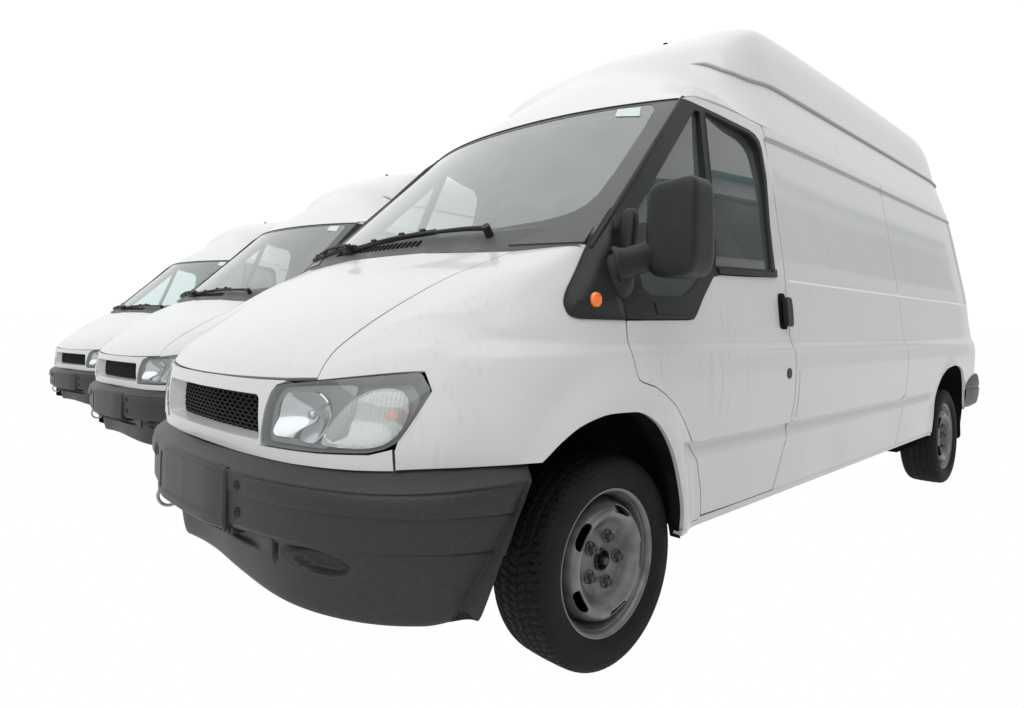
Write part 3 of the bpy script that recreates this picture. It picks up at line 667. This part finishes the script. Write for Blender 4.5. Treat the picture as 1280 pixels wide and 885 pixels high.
both('handle_recess', patch(sdo(.0008), hr, np.arange(1.04,1.14,.01), np.arange(1.0,1.18,.02), thick=0, rim=False, out=LO, h=.01), M['black'], doors)
both('door_handle', patch(sdo(lambda u,v: .020+.008*np.sqrt(np.clip(1-((v-1.092)/.07)**2,0,1))), rounded([(1.080,1.030),(1.132,1.030),(1.134,1.150),(1.082,1.152)],.012,4), np.arange(1.07,1.14,.008), np.arange(1.02,1.17,.012), thick=.020, out=LO, h=.008), M['trim'], doors)
both('door_lock', patch(sdo(.004), [(1.073+.017*math.cos(a)*1.15,.845+.021*math.sin(a)) for a in np.linspace(0,2*np.pi,24,endpoint=False)], np.arange(1.05,1.1,.01), np.arange(.82,.87,.01), thick=.005, out=LO, h=.01), M['trim'], doors)
# inner side of the doors
both('door_card', patch(sdo(-.06), [(.03,.89),(.20,.85),(.34,.74),(.46,.60),(.50,.42),(1.05,.45),(1.11,.70),(1.11,1.22),(.53,1.20),(.40,1.08),(.05,1.07)], np.arange(.05,1.12,.08), np.arange(.4,1.25,.08), thick=.02, out=LO, rim=False, h=.05), M['cabin'], doors)
# --- corner trim in front of the door, with repeater lamp
tr_o = rounded([(-.062,1.262),(-.192,1.122),(-.214,1.085),(-.210,1.050),(-.180,1.041),(.006,1.040),(.006,1.12),(.028,1.20),(.095,1.335),(.118,1.402),(.100,1.404)], [.02,.06,.04,.03,.03,.003,.02,.04,.06,.01,.01], 6)
def tbul(u, v):
    e = bdist(np.stack([np.ravel(u),np.ravel(v)],1), tr_o).reshape(np.shape(u)); return .006+.020*sstep(0,.05,e)
tr = patch(sdo(tbul), tr_o, np.arange(-.22,.13,.012), np.arange(1.03,1.41,.012), thick=.022, out=LO, h=.008)
trims = both('corner_trim', tr, M['trim'])
pr_ = sdo(.026)(np.array([-.120]),np.array([1.089]))[0]
both('side_repeater', blob(pr_, (.022,.012,.022), 2.3, 12), M['amber'], trims)
# --- mirrors: foot, folding arm, housing, glass
def mtap(U):
    U = U.copy(); z0 = U[:,2].copy()
    U[:,1] *= 1-.16*np.clip(-z0-.55,0,1)**1.0; U[:,0] *= 1-.10*np.clip(z0,0,1); U[:,2] += -.05*U[:,1]*(z0 > -2)+.10*np.clip(U[:,1],0,1)*np.clip(-z0,0,1); return U
mparts = []
house = blob((.115,-1.066,1.313), (.072,.082,.147), 6.5, 26, mtap)
armp = curve([(-.010,-.925,1.204),(.005,-.945,1.210),(.035,-.965,1.222),(.070,-.985,1.236),(.10,-1.015,1.246),(.12,-1.05,1.25)])(np.linspace(0,1,16))
def flat_tube(P, ry, rz, n=16):
    m = tube(P, 1.0, n); V = m.v[0]; k = len(P)
    for i in range(k):
        s = slice(i*n,(i+1)*n); d = V[s]-P[i]; dz = d[:,2].copy(); d[:,2] = 0; V[s] = P[i]+d*(ry[i] if hasattr(ry,'__len__') else ry); V[s,2] += dz*(rz[i] if hasattr(rz,'__len__') else rz)
    m.v[0] = V; return m
mglass = patch(lambda u,v: np.stack([.176+0*u+.0*v, u, v],-1), rounded([(-1.122,1.205),(-1.012,1.205),(-1.010,1.42),(-1.124,1.42)],.03,5), np.linspace(-1.2,-.95,8), np.linspace(1.15,1.45,8), thick=.01, out=(1,0,0), h=.03)
arm = flat_tube(armp, np.r_[.060,.050,.044,np.full(13,.040)], np.r_[.062,.056,.050,np.full(13,.047)])
split = tube(np.array([(-.005,-.958,1.205),(.03,-.990,1.2155),(.062,-1.012,1.215),(.070,-1.014,1.200),(.074,-1.012,1.185)]), .0022, 6)
foot = blob((.010,-.915,1.170), (.052,.050,.075), 2.3, 16)
fin = blob((.100,-.893,1.312), (.024,.030,.085), 3.2, 16, lambda U: np.stack([U[:,0]+.55*U[:,2], U[:,1], U[:,2]],-1))
parts_m = [('mirror_glass',mglass,'mirror'),('mirror_arm',arm,'trim'),('arm_joint',split,'black'),('mirror_foot',foot,'trim'),('mirror_fin',fin,'trim')]
mL = obj('door_mirror', house, M['trim'], van)
for n_, m_, k_ in parts_m: obj(n_, m_, M[k_], mL)
# on the far side only the mirror's foot shows
mR = obj('mirror_base', fin.mirrored(), M['trim'], van)
obj('mirror_foot', foot.mirrored(), M['trim'], mR)
# --- body sides
SEAMX = 2.728
p1 = [(1.024,.3785)]+[(x+.003,z) for x,z in [(1.045,.43),(1.070,.49),(1.105,.565),(1.128,.64),(1.138,.72),(1.141,.90),(1.142,1.06),(1.143,1.26),(1.150,1.45),(1.160,1.60),(1.176,1.75),(1.180,1.83),(1.176,1.875)]]+[(1.17,1.9),(SEAMX,1.9),(SEAMX,.84),(SEAMX-.004,.60),(SEAMX-.03,.48),(SEAMX-.09,.3785)]
pa1 = inset(p1, GAP*.8); pa1[np.abs(np.array(p1)[:,1]-1.9) < 1e-6, 1] = 1.901
both('side_panel', patch(side, pa1, us_body, vs_body, thick=.014, out=LO, h=.03), M['paint'])
arch_r = [(3.372,.379),(3.376,.47),(3.392,.58),(3.44,.67),(3.52,.742),(3.64,.785),(3.80,.795),(3.95,.775),(4.07,.725),(4.16,.645),(4.215,.54),(4.225,.46)]
ar = [tuple(p) for p in curve(arch_r)(np.linspace(0,1,40))]
p2 = [(SEAMX-.088,.3785),(SEAMX-.028,.48),(SEAMX-.002,.60),(SEAMX+.002,.84),(SEAMX+.002,1.9),(4.70,1.9),(4.68,1.2),(4.66,.9),(4.66,.665),(4.24,.665)]
p2 = [(SEAMX-.088,.3785)]+ar+[(4.24,.60),(4.30,.60),(4.66,.60),(4.66,1.2),(4.66,1.9),(SEAMX+.002,1.9),(SEAMX+.002,.84),(SEAMX-.002,.60),(SEAMX-.028,.48)]
pa2 = inset(p2, GAP*.8); pa2[np.abs(np.array(p2)[:,1]-1.9) < 1e-6, 1] = 1.901
both('rear_side_panel', patch(side, pa2, us_body, vs_body, thick=.014, out=LO, h=.03), M['paint'])
sill = [(.285,.366),(.45,.372),(.455,.379),(3.37,.3765),(3.372,.366)]
both('sill', patch(sdo(-.003), [(.288,.352),(3.368,.362),(3.368,.3775),(.452,.3775),(.44,.370),(.288,.370)], np.arange(.2,3.4,.1), np.arange(.34,.39,.01), thick=.03, out=LO, h=.05), M['paint'])
both('fuel_flap', patch(sdo(.0025), rounded([(1.176,.660),(1.232,.656),(1.236,.850),(1.180,.852)],.004,3), np.arange(1.17,1.24,.012), vs_body, thick=.003, out=LO, h=.02), M['paint'])
both('drip_moulding', patch(sdo(.005), [(1.19,1.846),(4.50,1.846),(4.50,1.853),(1.19,1.853)], np.arange(1.2,4.5,.08), [1.8495], thick=.006, out=LO, h=.05), M['gutter'])
# --- roof shell
rf = patch(roof, [(-1,0),(1,0),(1,1),(-1,1)], np.unique(np.r_[np.linspace(-1,1,101),np.linspace(-.95,-.55,40),np.linspace(.55,.95,40)]), np.linspace(0,1,120), thick=.02, out=(0,0,1), h=.012, nh=4e-3)
rfo = obj('roof', rf, M['paint'], van)
rail_uv = curve([(-.364,.397),(-.455,.412),(-.558,.427),(-.66,.462),(-.731,.511),(-.762,.60),(-.767,.702),(-.766,.85),(-.764,.985)])
q = rail_uv(np.r_[np.linspace(0,.3,40),np.linspace(.31,1,60)]); rp = roof(q[:,0],q[:,1]); rn = normals(roof, q, 4e-3); rn *= np.sign(rn[:,2:3]); 
gr_ = np.r_[.001,np.linspace(.003,.0085,14),np.full(len(rp)-15,.0085)]; go_ = np.r_[np.linspace(-.004,.004,14),np.full(len(rp)-14,.004)][:,None]
obj('roof_gutter', tube(rp+rn*go_, gr_, 8), M['gutter'], van); obj('roof_gutter', tube((rp+rn*go_)[34:], gr_[34:], 8).mirrored(), M['gutter'], van)
mk = roof(np.array([-.10]),np.array([.545]))[0]; obj('aerial_base', box(mk-np.array([0,0,.006]), (.07,.022,.014), .004), M['black'], rfo, 40)
# --- windscreen
gl = [(-.30,.972),(-.60,.975),(-.80,.978),(-.873,.974),(-.905,.93),(-.913,.779),(-.914,.507),(-.905,.36),(-.885,.302),(-.85,.268),(-.80,.245),(-.74,.230),(-.561,.212),(-.36,.214),(-.162,.222),(0,.226)]
glass_poly = [(0,.970)]+gl+[(-a,b) for a,b in gl[::-1][1:]]
scr_outer = [(-1,.055),(-.5,.055),(0,.055),(.5,.055),(1,.055),(1,1),(.5,1),(0,1),(-.5,1),(-1,1)]
fo_ = off(screen,.01)(np.array([0.]),np.array([.5]))[0]; CS = 1 if fo_[2] > screen(np.array(0.),np.array(.5))[2] else -1
def sco(d): return off(screen, d, sgn=CS)
obj('windscreen_surround', patch(screen, inset(scr_outer,.002), np.linspace(-1,1,50), np.linspace(0,1,40), holes=[glass_poly], thick=.02, hole_thick=.003, out=(-1,0,1), h=.03), M['frit'], van)
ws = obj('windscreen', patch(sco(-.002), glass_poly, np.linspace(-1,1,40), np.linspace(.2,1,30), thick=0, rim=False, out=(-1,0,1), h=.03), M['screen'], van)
obj('inspection_sticker', patch(sco(.001), [(-.722,.908),(-.705,.968),(-.828,.958),(-.852,.885)], np.linspace(-.9,-.7,8), np.linspace(.88,1,6), thick=0, rim=False, out=(-1,0,1), h=.03), M['sticker'], ws)
pl = PIL(np.linspace(.06,1,60))*np.array([1,-1,1]); both('pillar_moulding', tube(pl+np.array([.006,-.004,.002]), .009, 8), M['rubber'])
tp = screen(np.linspace(-.99,.99,60), np.full(60,.994)); obj('screen_top_seal', tube(tp+np.array([-.001,0,.001]), .0035, 6), M['rubber'], van)
# --- scuttle panel with slots, wipers
cw = sco(lambda u,v: .012*sstep(.03,.08,v)*(1-sstep(.17,.205,v))+.001)
cp = [(-.985,.058),(-.5,.056),(0,.056),(.5,.056),(.985,.058),(.96,.15),(.80,.19),(.5,.200),(0,.210),(-.5,.198),(-.72,.195),(-.86,.14)]
cowl = obj('scuttle_panel', patch(cw, cp, np.linspace(-1,1,80), np.linspace(.05,.21,24), thick=.01, out=(-1,0,1), h=.02), M['cowl'], van)
for i in range(22):
    u = -.20+i*.034; m_ = patch(sco(.0165), [(u,.128),(u+.016,.128),(u+.019,.160),(u+.003,.160)], [u+.01], [.14], thick=.003, out=(-1,0,1), h=.05)
    obj('slot', m_, M['black'], cowl)
both('scuttle_end', patch(sco(.018), [(-.70,.085),(-.985,.075),(-.985,.15),(-.86,.165)], np.linspace(-1,-.7,10), np.linspace(.07,.17,6), thick=.006, out=(-1,0,1), h=.03), M['frit'], (cowl, cowl))
def wiper(pu, pv, path, blade):
    root = tube(np.array([sco(.01)(np.array([pu]),np.array([pv]))[0], sco(.055)(np.array([pu]),np.array([pv]))[0]]), .015, 14)
    w_ = obj('wiper', root, M['black'] if 0 else M['trim'], van, 40)
    P = np.array([sco(d)(np.array([u]),np.array([v]))[0] for u,v,d in path]); P = curve(P)(np.linspace(0,1,20))
    obj('wiper_arm', flat_tube(P, np.linspace(.011,.005,20), np.linspace(.009,.005,20), 8), M['rubber'], w_)
    B = np.array([sco(d)(np.array([u]),np.array([v]))[0] for u,v,d in blade]); B = curve(B)(np.linspace(0,1,24))
    obj('wiper_blade', flat_tube(B, np.full(24,.005), np.full(24,.012), 6), M['rubber'], w_)
    for k in (3,8,15,20): 
        a = B[k]; obj('wiper_clip', box(a+np.array([0,0,.010]), (.012,.03,.018), .003, 2), M['rubber'], w_, 40)
wiper(-.573,.150,[(-.573,.150,.045),(-.45,.158,.045),(-.20,.166,.040),(.05,.162,.038),(.10,.159,.036)],[(-.24,.203,.018),(-.05,.196,.018),(.15,.176,.02),(.40,.122,.03)])
wiper(.34,.135,[(.34,.135,.05),(.45,.15,.05),(.62,.155,.045),(.80,.14,.04)],[(.40,.175,.02),(.60,.165,.02),(.80,.145,.022),(.95,.12,.03)])
# --- rear: doors, lamps, bumper
rear_half = lambda z: 0
zz = np.r_[np.arange(.60,1.9,.05)]
def rear_s(u, v):
    u = np.asarray(u,float); v = np.asarray(v,float); q = side(4.66+0*v, np.minimum(v,1.9)); k = np.clip((v-1.9)/.5,0,1)
    x = q[...,0]+.012*(1-np.abs(u)**2)-.06*k**1.5; y = -q[...,1]*(1-.14*k-.10*k**4); return np.stack([x+0*u, u*y, v+.0*u],-1)
for s_ in (-1,1):
    pol = [(.006*s_,.60),(s_*.995,.60),(s_*.995,2.38),(.006*s_,2.40)]
    rd = obj('rear_door', patch(rear_s, pol, np.linspace(-1,1,20), np.arange(.6,2.45,.08), thick=.02, out=(1,0,0), h=.05), M['paint'], van)
    obj('rear_door_handle', box((4.665,s_*.06,1.02),(.03,.07,.16),.008), M['trim'], rd, 40)
    obj('tail_light', box((4.625,s_*.855,1.10),(.05,.075,.42),.015), M['red'], van, 40)
rbp = curve([(4.25,-.985,.6),(4.45,-1.000,.6),(4.60,-1.002,.6),(4.71,-.96,.6),(4.755,-.84,.6),(4.775,-.6,.6),(4.78,0,.6),(4.775,.6,.6),(4.755,.84,.6),(4.71,.96,.6),(4.60,1.002,.6),(4.45,1.000,.6),(4.25,.985,.6)])
def rb_s(u, v):
    P = rbp(u); T = rbp(np.asarray(u)+1e-3)-rbp(np.asarray(u)-1e-3); n = np.stack([T[...,1],-T[...,0],0*T[...,0]],-1); n /= np.linalg.norm(n,axis=-1,keepdims=True)
    z = pchip([0,.12,.42,.47,.55,1],[.712,.705,.625,.612,.60,.462],v); d = pchip([0,.12,.42,.47,.55,.9,1],[-.05,-.012,.0,-.006,.0,-.015,-.05],v)
    q = P+n*d[...,None]; q[...,2] = z; return q
rb = grid(rb_s, np.linspace(0,1,120), np.linspace(0,1,40), out=None)
obj('rear_bumper', rb, M['bumper'], van)
# --- wheel arches, underbody, mud flaps
def arch_liner(poly, y0, y1):
    P = np.array(poly); n = len(P); m = Mesh(); L = []
    for k, y in enumerate((y0, y0-(y0-y1)*.25, y1)):
        s_ = 1.0 if k == 0 else 1.05; c0 = P.mean(0); Q = c0+(P-c0)*s_; L.append(np.stack([Q[:,0], np.full(n,y), Q[:,1]],-1))
    m.add(np.concatenate(L), [(k*n+i,k*n+i+1,(k+1)*n+i+1,(k+1)*n+i) for k in range(2) for i in range(n-1)])
    Q = L[2]; m.add(np.vstack([Q,[[Q[:,0].mean(),y1,.34]]]), [(i,i+1,n) for i in range(n-1)])
    return m
def arch_lip(poly, y1):
    P = np.array(poly); a = side(P[:,0],P[:,1]); n = len(P); b = a.copy(); b[:,1] = y1; return a, b, n
la, lb, n_ = arch_lip([(-.48,.34),(-.46,.5),(-.40,.62)]+arch_fs+[(.30,.34)], -.60)
la[:4,1] = -.80; mid = la.copy(); mid[:,1] += .05; m2 = la.copy(); m2[:,1] = -.86; m2[:,0] = -.02+(m2[:,0]+.03)*1.30; m2[:,2] = .318+(m2[:,2]-.318)*1.06; m2[:,0] = np.maximum(m2[:,0],-.46); lb = m2.copy(); lb[:,1] = -.58
fl = Mesh().add(np.concatenate([la+np.array([0,.012,0]),mid,m2,lb]), [(k*n_+i,k*n_+i+1,(k+1)*n_+i+1,(k+1)*n_+i) for k in range(3) for i in range(n_-1)])
fl.add(np.vstack([lb,[[-.04,-.58,.30]]]), [(i,i+1,n_) for i in range(n_-1)])
both('wheel_arch_liner', fl, M['liner'])
la, lb, n_ = arch_lip([(3.36,.34)]+ar+[(4.23,.34)], -.60); mid = la.copy(); mid[:,1] += .06; mid[:,2] += .01; lb = mid.copy(); lb[:,1] = -.55
rl = Mesh().add(np.concatenate([la+np.array([0,.012,0]),mid,lb]), [(k*n_+i,k*n_+i+1,(k+1)*n_+i+1,(k+1)*n_+i) for k in range(2) for i in range(n_-1)])
rl.add(np.vstack([lb,[[3.8,-.55,.30]]]), [(i,i+1,n_) for i in range(n_-1)])
both('rear_wheel_arch_liner', rl, M['liner'])
def ub_(c, s, b=.01): return box(c, s, b, 2)
ubm = ub_((-.55,0,.46),(.42,1.15,.30)).join(ub_((1.9,0,.39),(3.0,1.72,.05))).join(ub_((0,0,.50),(.9,1.14,.30))).join(ub_((3.9,0,.50),(1.3,1.06,.20))).join(ub_((-.05,0,.32),(.25,1.2,.10)))
for s_ in (-1,1): ubm.join(ub_((2.9,s_*.50,.33),(2.2,.09,.12))).join(ub_((3.15,s_*.80,.335),(.42,.18,.09)))
obj('underbody', ubm, M['under'], van, 40)
obj('rear_axle', tube([(3.75,-.80,.32),(3.75,-.15,.32),(3.75,0,.32),(3.75,.15,.32),(3.75,.80,.32)], [.05,.06,.13,.06,.05], 14), M['under'], van, 40)
both('exhaust_pipe', tube([(1.6,-.62,.33),(2.6,-.66,.31),(3.1,-.70,.30),(3.3,-.72,.30)], .032, 12), M['under'])
def flap(u, v): return np.stack([4.185+.03*np.asarray(v)*0+0*u+(.64-np.asarray(v))*.05, u, v],-1)
both('mud_flap', patch(flap, rounded([(-.955,.25),(-.70,.25),(-.70,.64),(-.955,.64)],.03,4), np.linspace(-1,-.6,6), np.linspace(.2,.7,6), thick=.012, out=(-1,0,0), h=.05), M['liner'])
# inner skin behind the panel gaps
skin = patch(sdo(-.018), [(-.55,.68),(-.50,.90),(-.10,1.18),(.0,1.22),(.02,1.03),(.36,1.03),(.52,1.19),(1.08,1.215),(1.14,1.80),(.78,1.905),(.78,1.918),(1.18,1.898),(4.60,1.898),(4.60,.66),(4.25,.66)]+ar[::-1]+[(.32,.385)]+arch_fs[::-1], np.arange(-.6,4.6,.12), np.arange(.4,1.9,.1), thick=0, rim=False, out=LO, h=.04)
both('inner_skin', skin, M['black'])
# --- cab interior
cr_ = np.vstack([PIL(np.linspace(.10,1,20))*np.array([1,-1,1])+np.array([.035,.045,-.025]), [(x,-float(W(x,z))+.065,z-.035) for x,z in ((.76,1.925),(.9,1.915),(1.05,1.90),(1.22,1.885))]])
both('cant_rail_trim', tube(cr_, .038, 10), M['cabin'])
def inner_roof(u, v): return roof(np.asarray(u)*.97, np.asarray(v))*np.array([1,.97,1])-np.array([-.01,0,.045])
obj('headliner', grid(inner_roof, np.linspace(-1,1,40), np.linspace(.01,.55,30), out=(0,0,-1)), M['headliner'], van)
bz = [(-.86,.45),(.86,.45),(.93,.9),(.92,1.25),(.83,1.85),(.74,2.12),(.62,2.26),(.4,2.34),(-.4,2.34),(-.62,2.26),(-.74,2.12),(-.83,1.85),(-.92,1.25),(-.93,.9)]
obj('bulkhead', extrude([(1.24,y,z) for y,z in bz], None, (.02,0,0)), M['bulk'], van)
dprof = [(-.14,1.19),(.02,1.215),(.20,1.225),(.30,1.20),(.335,1.15),(.32,1.05),(.36,.98),(.30,.88),(.10,.86),(-.14,.86)]
dash = extrude([(x,-.80,z) for x,z in dprof], None, (0,1.60,0)); da = obj('dashboard', dash, M['cabin'], van)
obj('instrument_binnacle', blob((.24,-.42,1.235),(.12,.20,.055),3,14), M['cabin'], da)
obj('cab_floor', box((.80,0,.47),(.9,1.60,.05),.0), M['cabin'], van)
R_ = Matrix.Rotation(math.radians(-62),3,'Y')
t_ = torus((0,0,0),.195,.016,((0,1,0),(1,0,0)),48,10); V_ = t_.v[0]; t_.v[0] = V_@np.array(Matrix.Rotation(math.radians(-32),3,'Y')).T+np.array([.46,-.42,1.16])
sw = obj('steering_wheel', t_, M['cabin'], van)
obj('steering_boss', blob((.44,-.42,1.15),(.05,.07,.06),2.6,12), M['cabin'], sw)
for a in (0,120,240):
    d = np.array(Matrix.Rotation(math.radians(-32),3,'Y'))@np.array([math.sin(math.radians(a)),math.cos(math.radians(a)),0]); obj('spoke', tube([np.array([.45,-.42,1.152]), np.array([.46,-.42,1.16])+d*.19], .014, 8), M['cabin'], sw)
obj('steering_column', tube([(.43,-.42,1.14),(.28,-.42,1.05)], .04, 10), M['cabin'], sw)
def seat(y, w):
    st = obj('seat', blob((.80,y,.86),(.26,w,.085),4,14), M['seat'], van)
    obj('seat_back', blob((1.06,y,1.20),(.075,w*.95,.34),4,14,lambda U: np.stack([U[:,0]+1.4*.6*U[:,2],U[:,1],U[:,2]],-1)), M['seat'], st)
    obj('seat_base', box((.82,y,.62),(.42,w*1.6,.30),.02), M['cabin'], st, 40)
    for yy in ([y] if w < .3 else [y-.21,y+.21]): obj('headrest', blob((1.135,yy,1.63),(.05,.13,.095),3.4,12), M['seat'], st)
seat(-.44,.25); seat(.36,.44)
# --- wheels
def tyre_mesh():
    # profile from inner bead over the tread to the outer bead (outer = -y)
    prof = np.array([(.214,.088),(.228,.098),(.262,.106),(.292,.101),(.306,.092),(.3135,.080),(.3165,.06),(.3175,.03),(.318,0),(.3175,-.03),(.3165,-.06),(.3135,-.080),(.306,-.092),(.292,-.101),(.262,-.106),(.244,-.1035),(.229,-.098),(.2165,-.089),(.212,-.080)])
    pc = curve(np.c_[prof, np.zeros(len(prof))]); tt = np.unique(np.r_[np.linspace(0,.2,8),np.linspace(.2,.80,110),np.linspace(.8,1,26)]); P = pc(tt)[:, :2]; n = 420; th = np.linspace(0,2*np.pi,n,endpoint=False)
    R = np.broadcast_to(P[None,:,0],(n,len(P))).copy(); Y = np.broadcast_to(P[None,:,1],(n,len(P))).copy(); T = np.broadcast_to(th[:,None],R.shape)
    tread = np.clip((R-.300)/.008,0,1)
    g = np.zeros_like(R)
    for yc, w_ in ((-.052,.0045),(-.017,.004),(.017,.004),(.052,.0045)): g = np.maximum(g, 1-sstep(w_*.7,w_*1.3,np.abs(Y-yc-.0015*np.sin(T*60))))
    ph = T*78/(2*np.pi)+Y*14*np.sign(Y)+.12*np.sin(Y*90); lat = 1-sstep(.05,.10,np.abs((ph % 1)-.5)); lat *= np.where(np.abs(Y)>.055,1,.75)
    fine_ = (1-sstep(.04,.09,np.abs(((ph*3+.5) % 1)-.5)))*.35
    g = np.maximum(np.maximum(g, lat), fine_)
    R = R-.0070*g*tread
    # sidewall: rings and faint raised lettering blocks
    outw = Y < -.085
    rg = np.exp(-((R-.246)/.0016)**2)+np.exp(-((R-.283)/.0016)**2)+.7*np.exp(-((R-.236)/.0012)**2)
    Y = Y-np.where(outw, .0016*rg, 0)
    X = np.stack([R*np.cos(T),Y,R*np.sin(T)],-1).reshape(-1,3); k = len(P)
    return Mesh().add(X, [(i*k+j, i*k+j+1, ((i+1)%n)*k+j+1, ((i+1)%n)*k+j) for i in range(n) for j in range(k-1)])
def flip(m): m.f = [f[::-1] for f in m.f]; return m
tyre_me = flip(tyre_mesh()).data('tyre', M['tyre'])
RK = 1.045
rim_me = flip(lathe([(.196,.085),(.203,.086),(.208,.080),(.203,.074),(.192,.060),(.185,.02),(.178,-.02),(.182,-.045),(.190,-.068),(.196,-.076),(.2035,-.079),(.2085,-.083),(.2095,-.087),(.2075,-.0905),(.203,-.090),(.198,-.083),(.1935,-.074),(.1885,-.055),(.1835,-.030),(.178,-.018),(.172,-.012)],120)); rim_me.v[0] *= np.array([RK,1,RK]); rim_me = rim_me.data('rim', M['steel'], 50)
pr_r = np.array([0,.033,.040,.088,.094,.108,.122,.134,.146,.156,.165,.172,.180]); pr_y = np.array([-.060,-.060,-.062,-.060,-.060,-.068,-.084,-.094,-.096,-.090,-.074,-.048,-.020])
def disc_s(u, v):
    r = np.hypot(u, v); return np.stack([u, pchip(pr_r, pr_y, r), v],-1)
def slot(a, r0=.150, hl_=.041, hw=.0125):
    out = []
    for t in np.linspace(0,2*np.pi,28,endpoint=False):
        e = hl_*np.sign(math.cos(t))*abs(math.cos(t))**.6; q = hw*np.sign(math.sin(t))*abs(math.sin(t))**.6; an = a+e/r0; out.append(((r0+q)*math.cos(an),(r0+q)*math.sin(an)))
    return np.array(out)
angs = [math.radians(69+72*k) for k in range(5)]
circ_ = lambda r, n, c=(0,0): np.array([(c[0]+r*math.cos(t),c[1]+r*math.sin(t)) for t in np.linspace(0,2*np.pi,n,endpoint=False)])
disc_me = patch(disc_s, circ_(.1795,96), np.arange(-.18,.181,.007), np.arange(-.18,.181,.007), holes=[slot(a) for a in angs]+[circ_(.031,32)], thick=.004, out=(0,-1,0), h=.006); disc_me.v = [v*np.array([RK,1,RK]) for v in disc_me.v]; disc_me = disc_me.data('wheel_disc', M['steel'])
hub_me = flip(lathe([(.036,-.005),(.0335,-.022),(.0315,-.030),(.029,-.030),(.0265,-.022),(.024,-.010),(.013,-.010),(.013,-.040),(.011,-.043),(.0001,-.043)],32)).data('hub', M['grease'], 40)
nm = flip(lathe([(.021,0),(.021,-.004),(.0185,-.006)],18)); hx = flip(lathe([(.0125,-.005),(.0125,-.021),(.010,-.024),(.0065,-.024),(.0065,-.031),(.0001,-.032)],6)); nm.join(hx); nut_me = nm.data('wheel_nut', M['nut'], 30)
drum_me = flip(lathe([(.177,.03),(.177,.002),(.0001,.002)],48)).data('brake_disc', M['grease'])
def wheel(loc, rz):
    w_ = obj('wheel', rim_me, None, van); w_.location = loc; w_.rotation_euler = (0,0,rz)
    obj('tyre', tyre_me, None, w_); obj('wheel_disc', disc_me, None, w_); obj('hub', hub_me, None, w_, loc=(0,-.036,0)); obj('brake_disc', drum_me, None, w_)
    for a in angs: obj('wheel_nut', nut_me, None, w_, loc=(.070*math.cos(a),-.060,.070*math.sin(a)))
    return w_
wheel((0,-.818,.318), -math.radians(2)); wheel((0,.818,.318), math.pi-math.radians(2)); wheel((3.75,-.865,.318), 0); wheel((3.75,.865,.318), math.pi)
# ---------------------------------------------------------------- the row: two more vans, each a copy with all its parts
van['label'] = 'whole white high-roof cargo van nearest the camera, its side and front wheel in view'
van['category'] = 'van'; van['group'] = 'white vans parked in a row'
def copy_tree(o, parent=None):
    c = o.copy(); col.objects.link(c); c.parent = parent
    for ch in list(o.children): copy_tree(ch, c)
    return c
for loc, rz, lab in (((.541,3.166,-.099), .092, 'middle white van of the row, half hidden behind the whole one'),
                     ((.885,6.306,-.185), .185, 'smallest white van, far end of the row, only its nose and cab showing')):
    v_ = copy_tree(van); v_.location = loc; v_.rotation_euler = (0,0,rz); v_['label'] = lab
    if rz > .15:                                                           # the far van has a greener screen
        for ch in v_.children:
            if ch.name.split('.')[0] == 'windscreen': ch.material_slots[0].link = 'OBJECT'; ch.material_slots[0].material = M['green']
# ---------------------------------------------------------------- the long building across the yard, which the cab window mirrors
bld = bpy.data.objects.new('yard_building', None); col.objects.link(bld); bld.location = (14,-7,0)
bld['label'] = 'long pale building with teal roof edge and dark window band mirrored in cab window'; bld['category'] = 'building'
obj('wall', box((4,-4,3.7),(44,8,7.4),0), M['wall'], bld)
obj('fascia', box((4,-3.95,7.47),(44.2,8.3,.16),.02), M['teal'], bld)
obj('band', box((4,.04,6.62),(44,.08,.14),0), M['pane'], bld)
for i in range(14):
    o = obj('window', box((-16.4+i*3.1,.02,5.55),(3.06,.05,1.95),.01,1), M['pane'], bld)
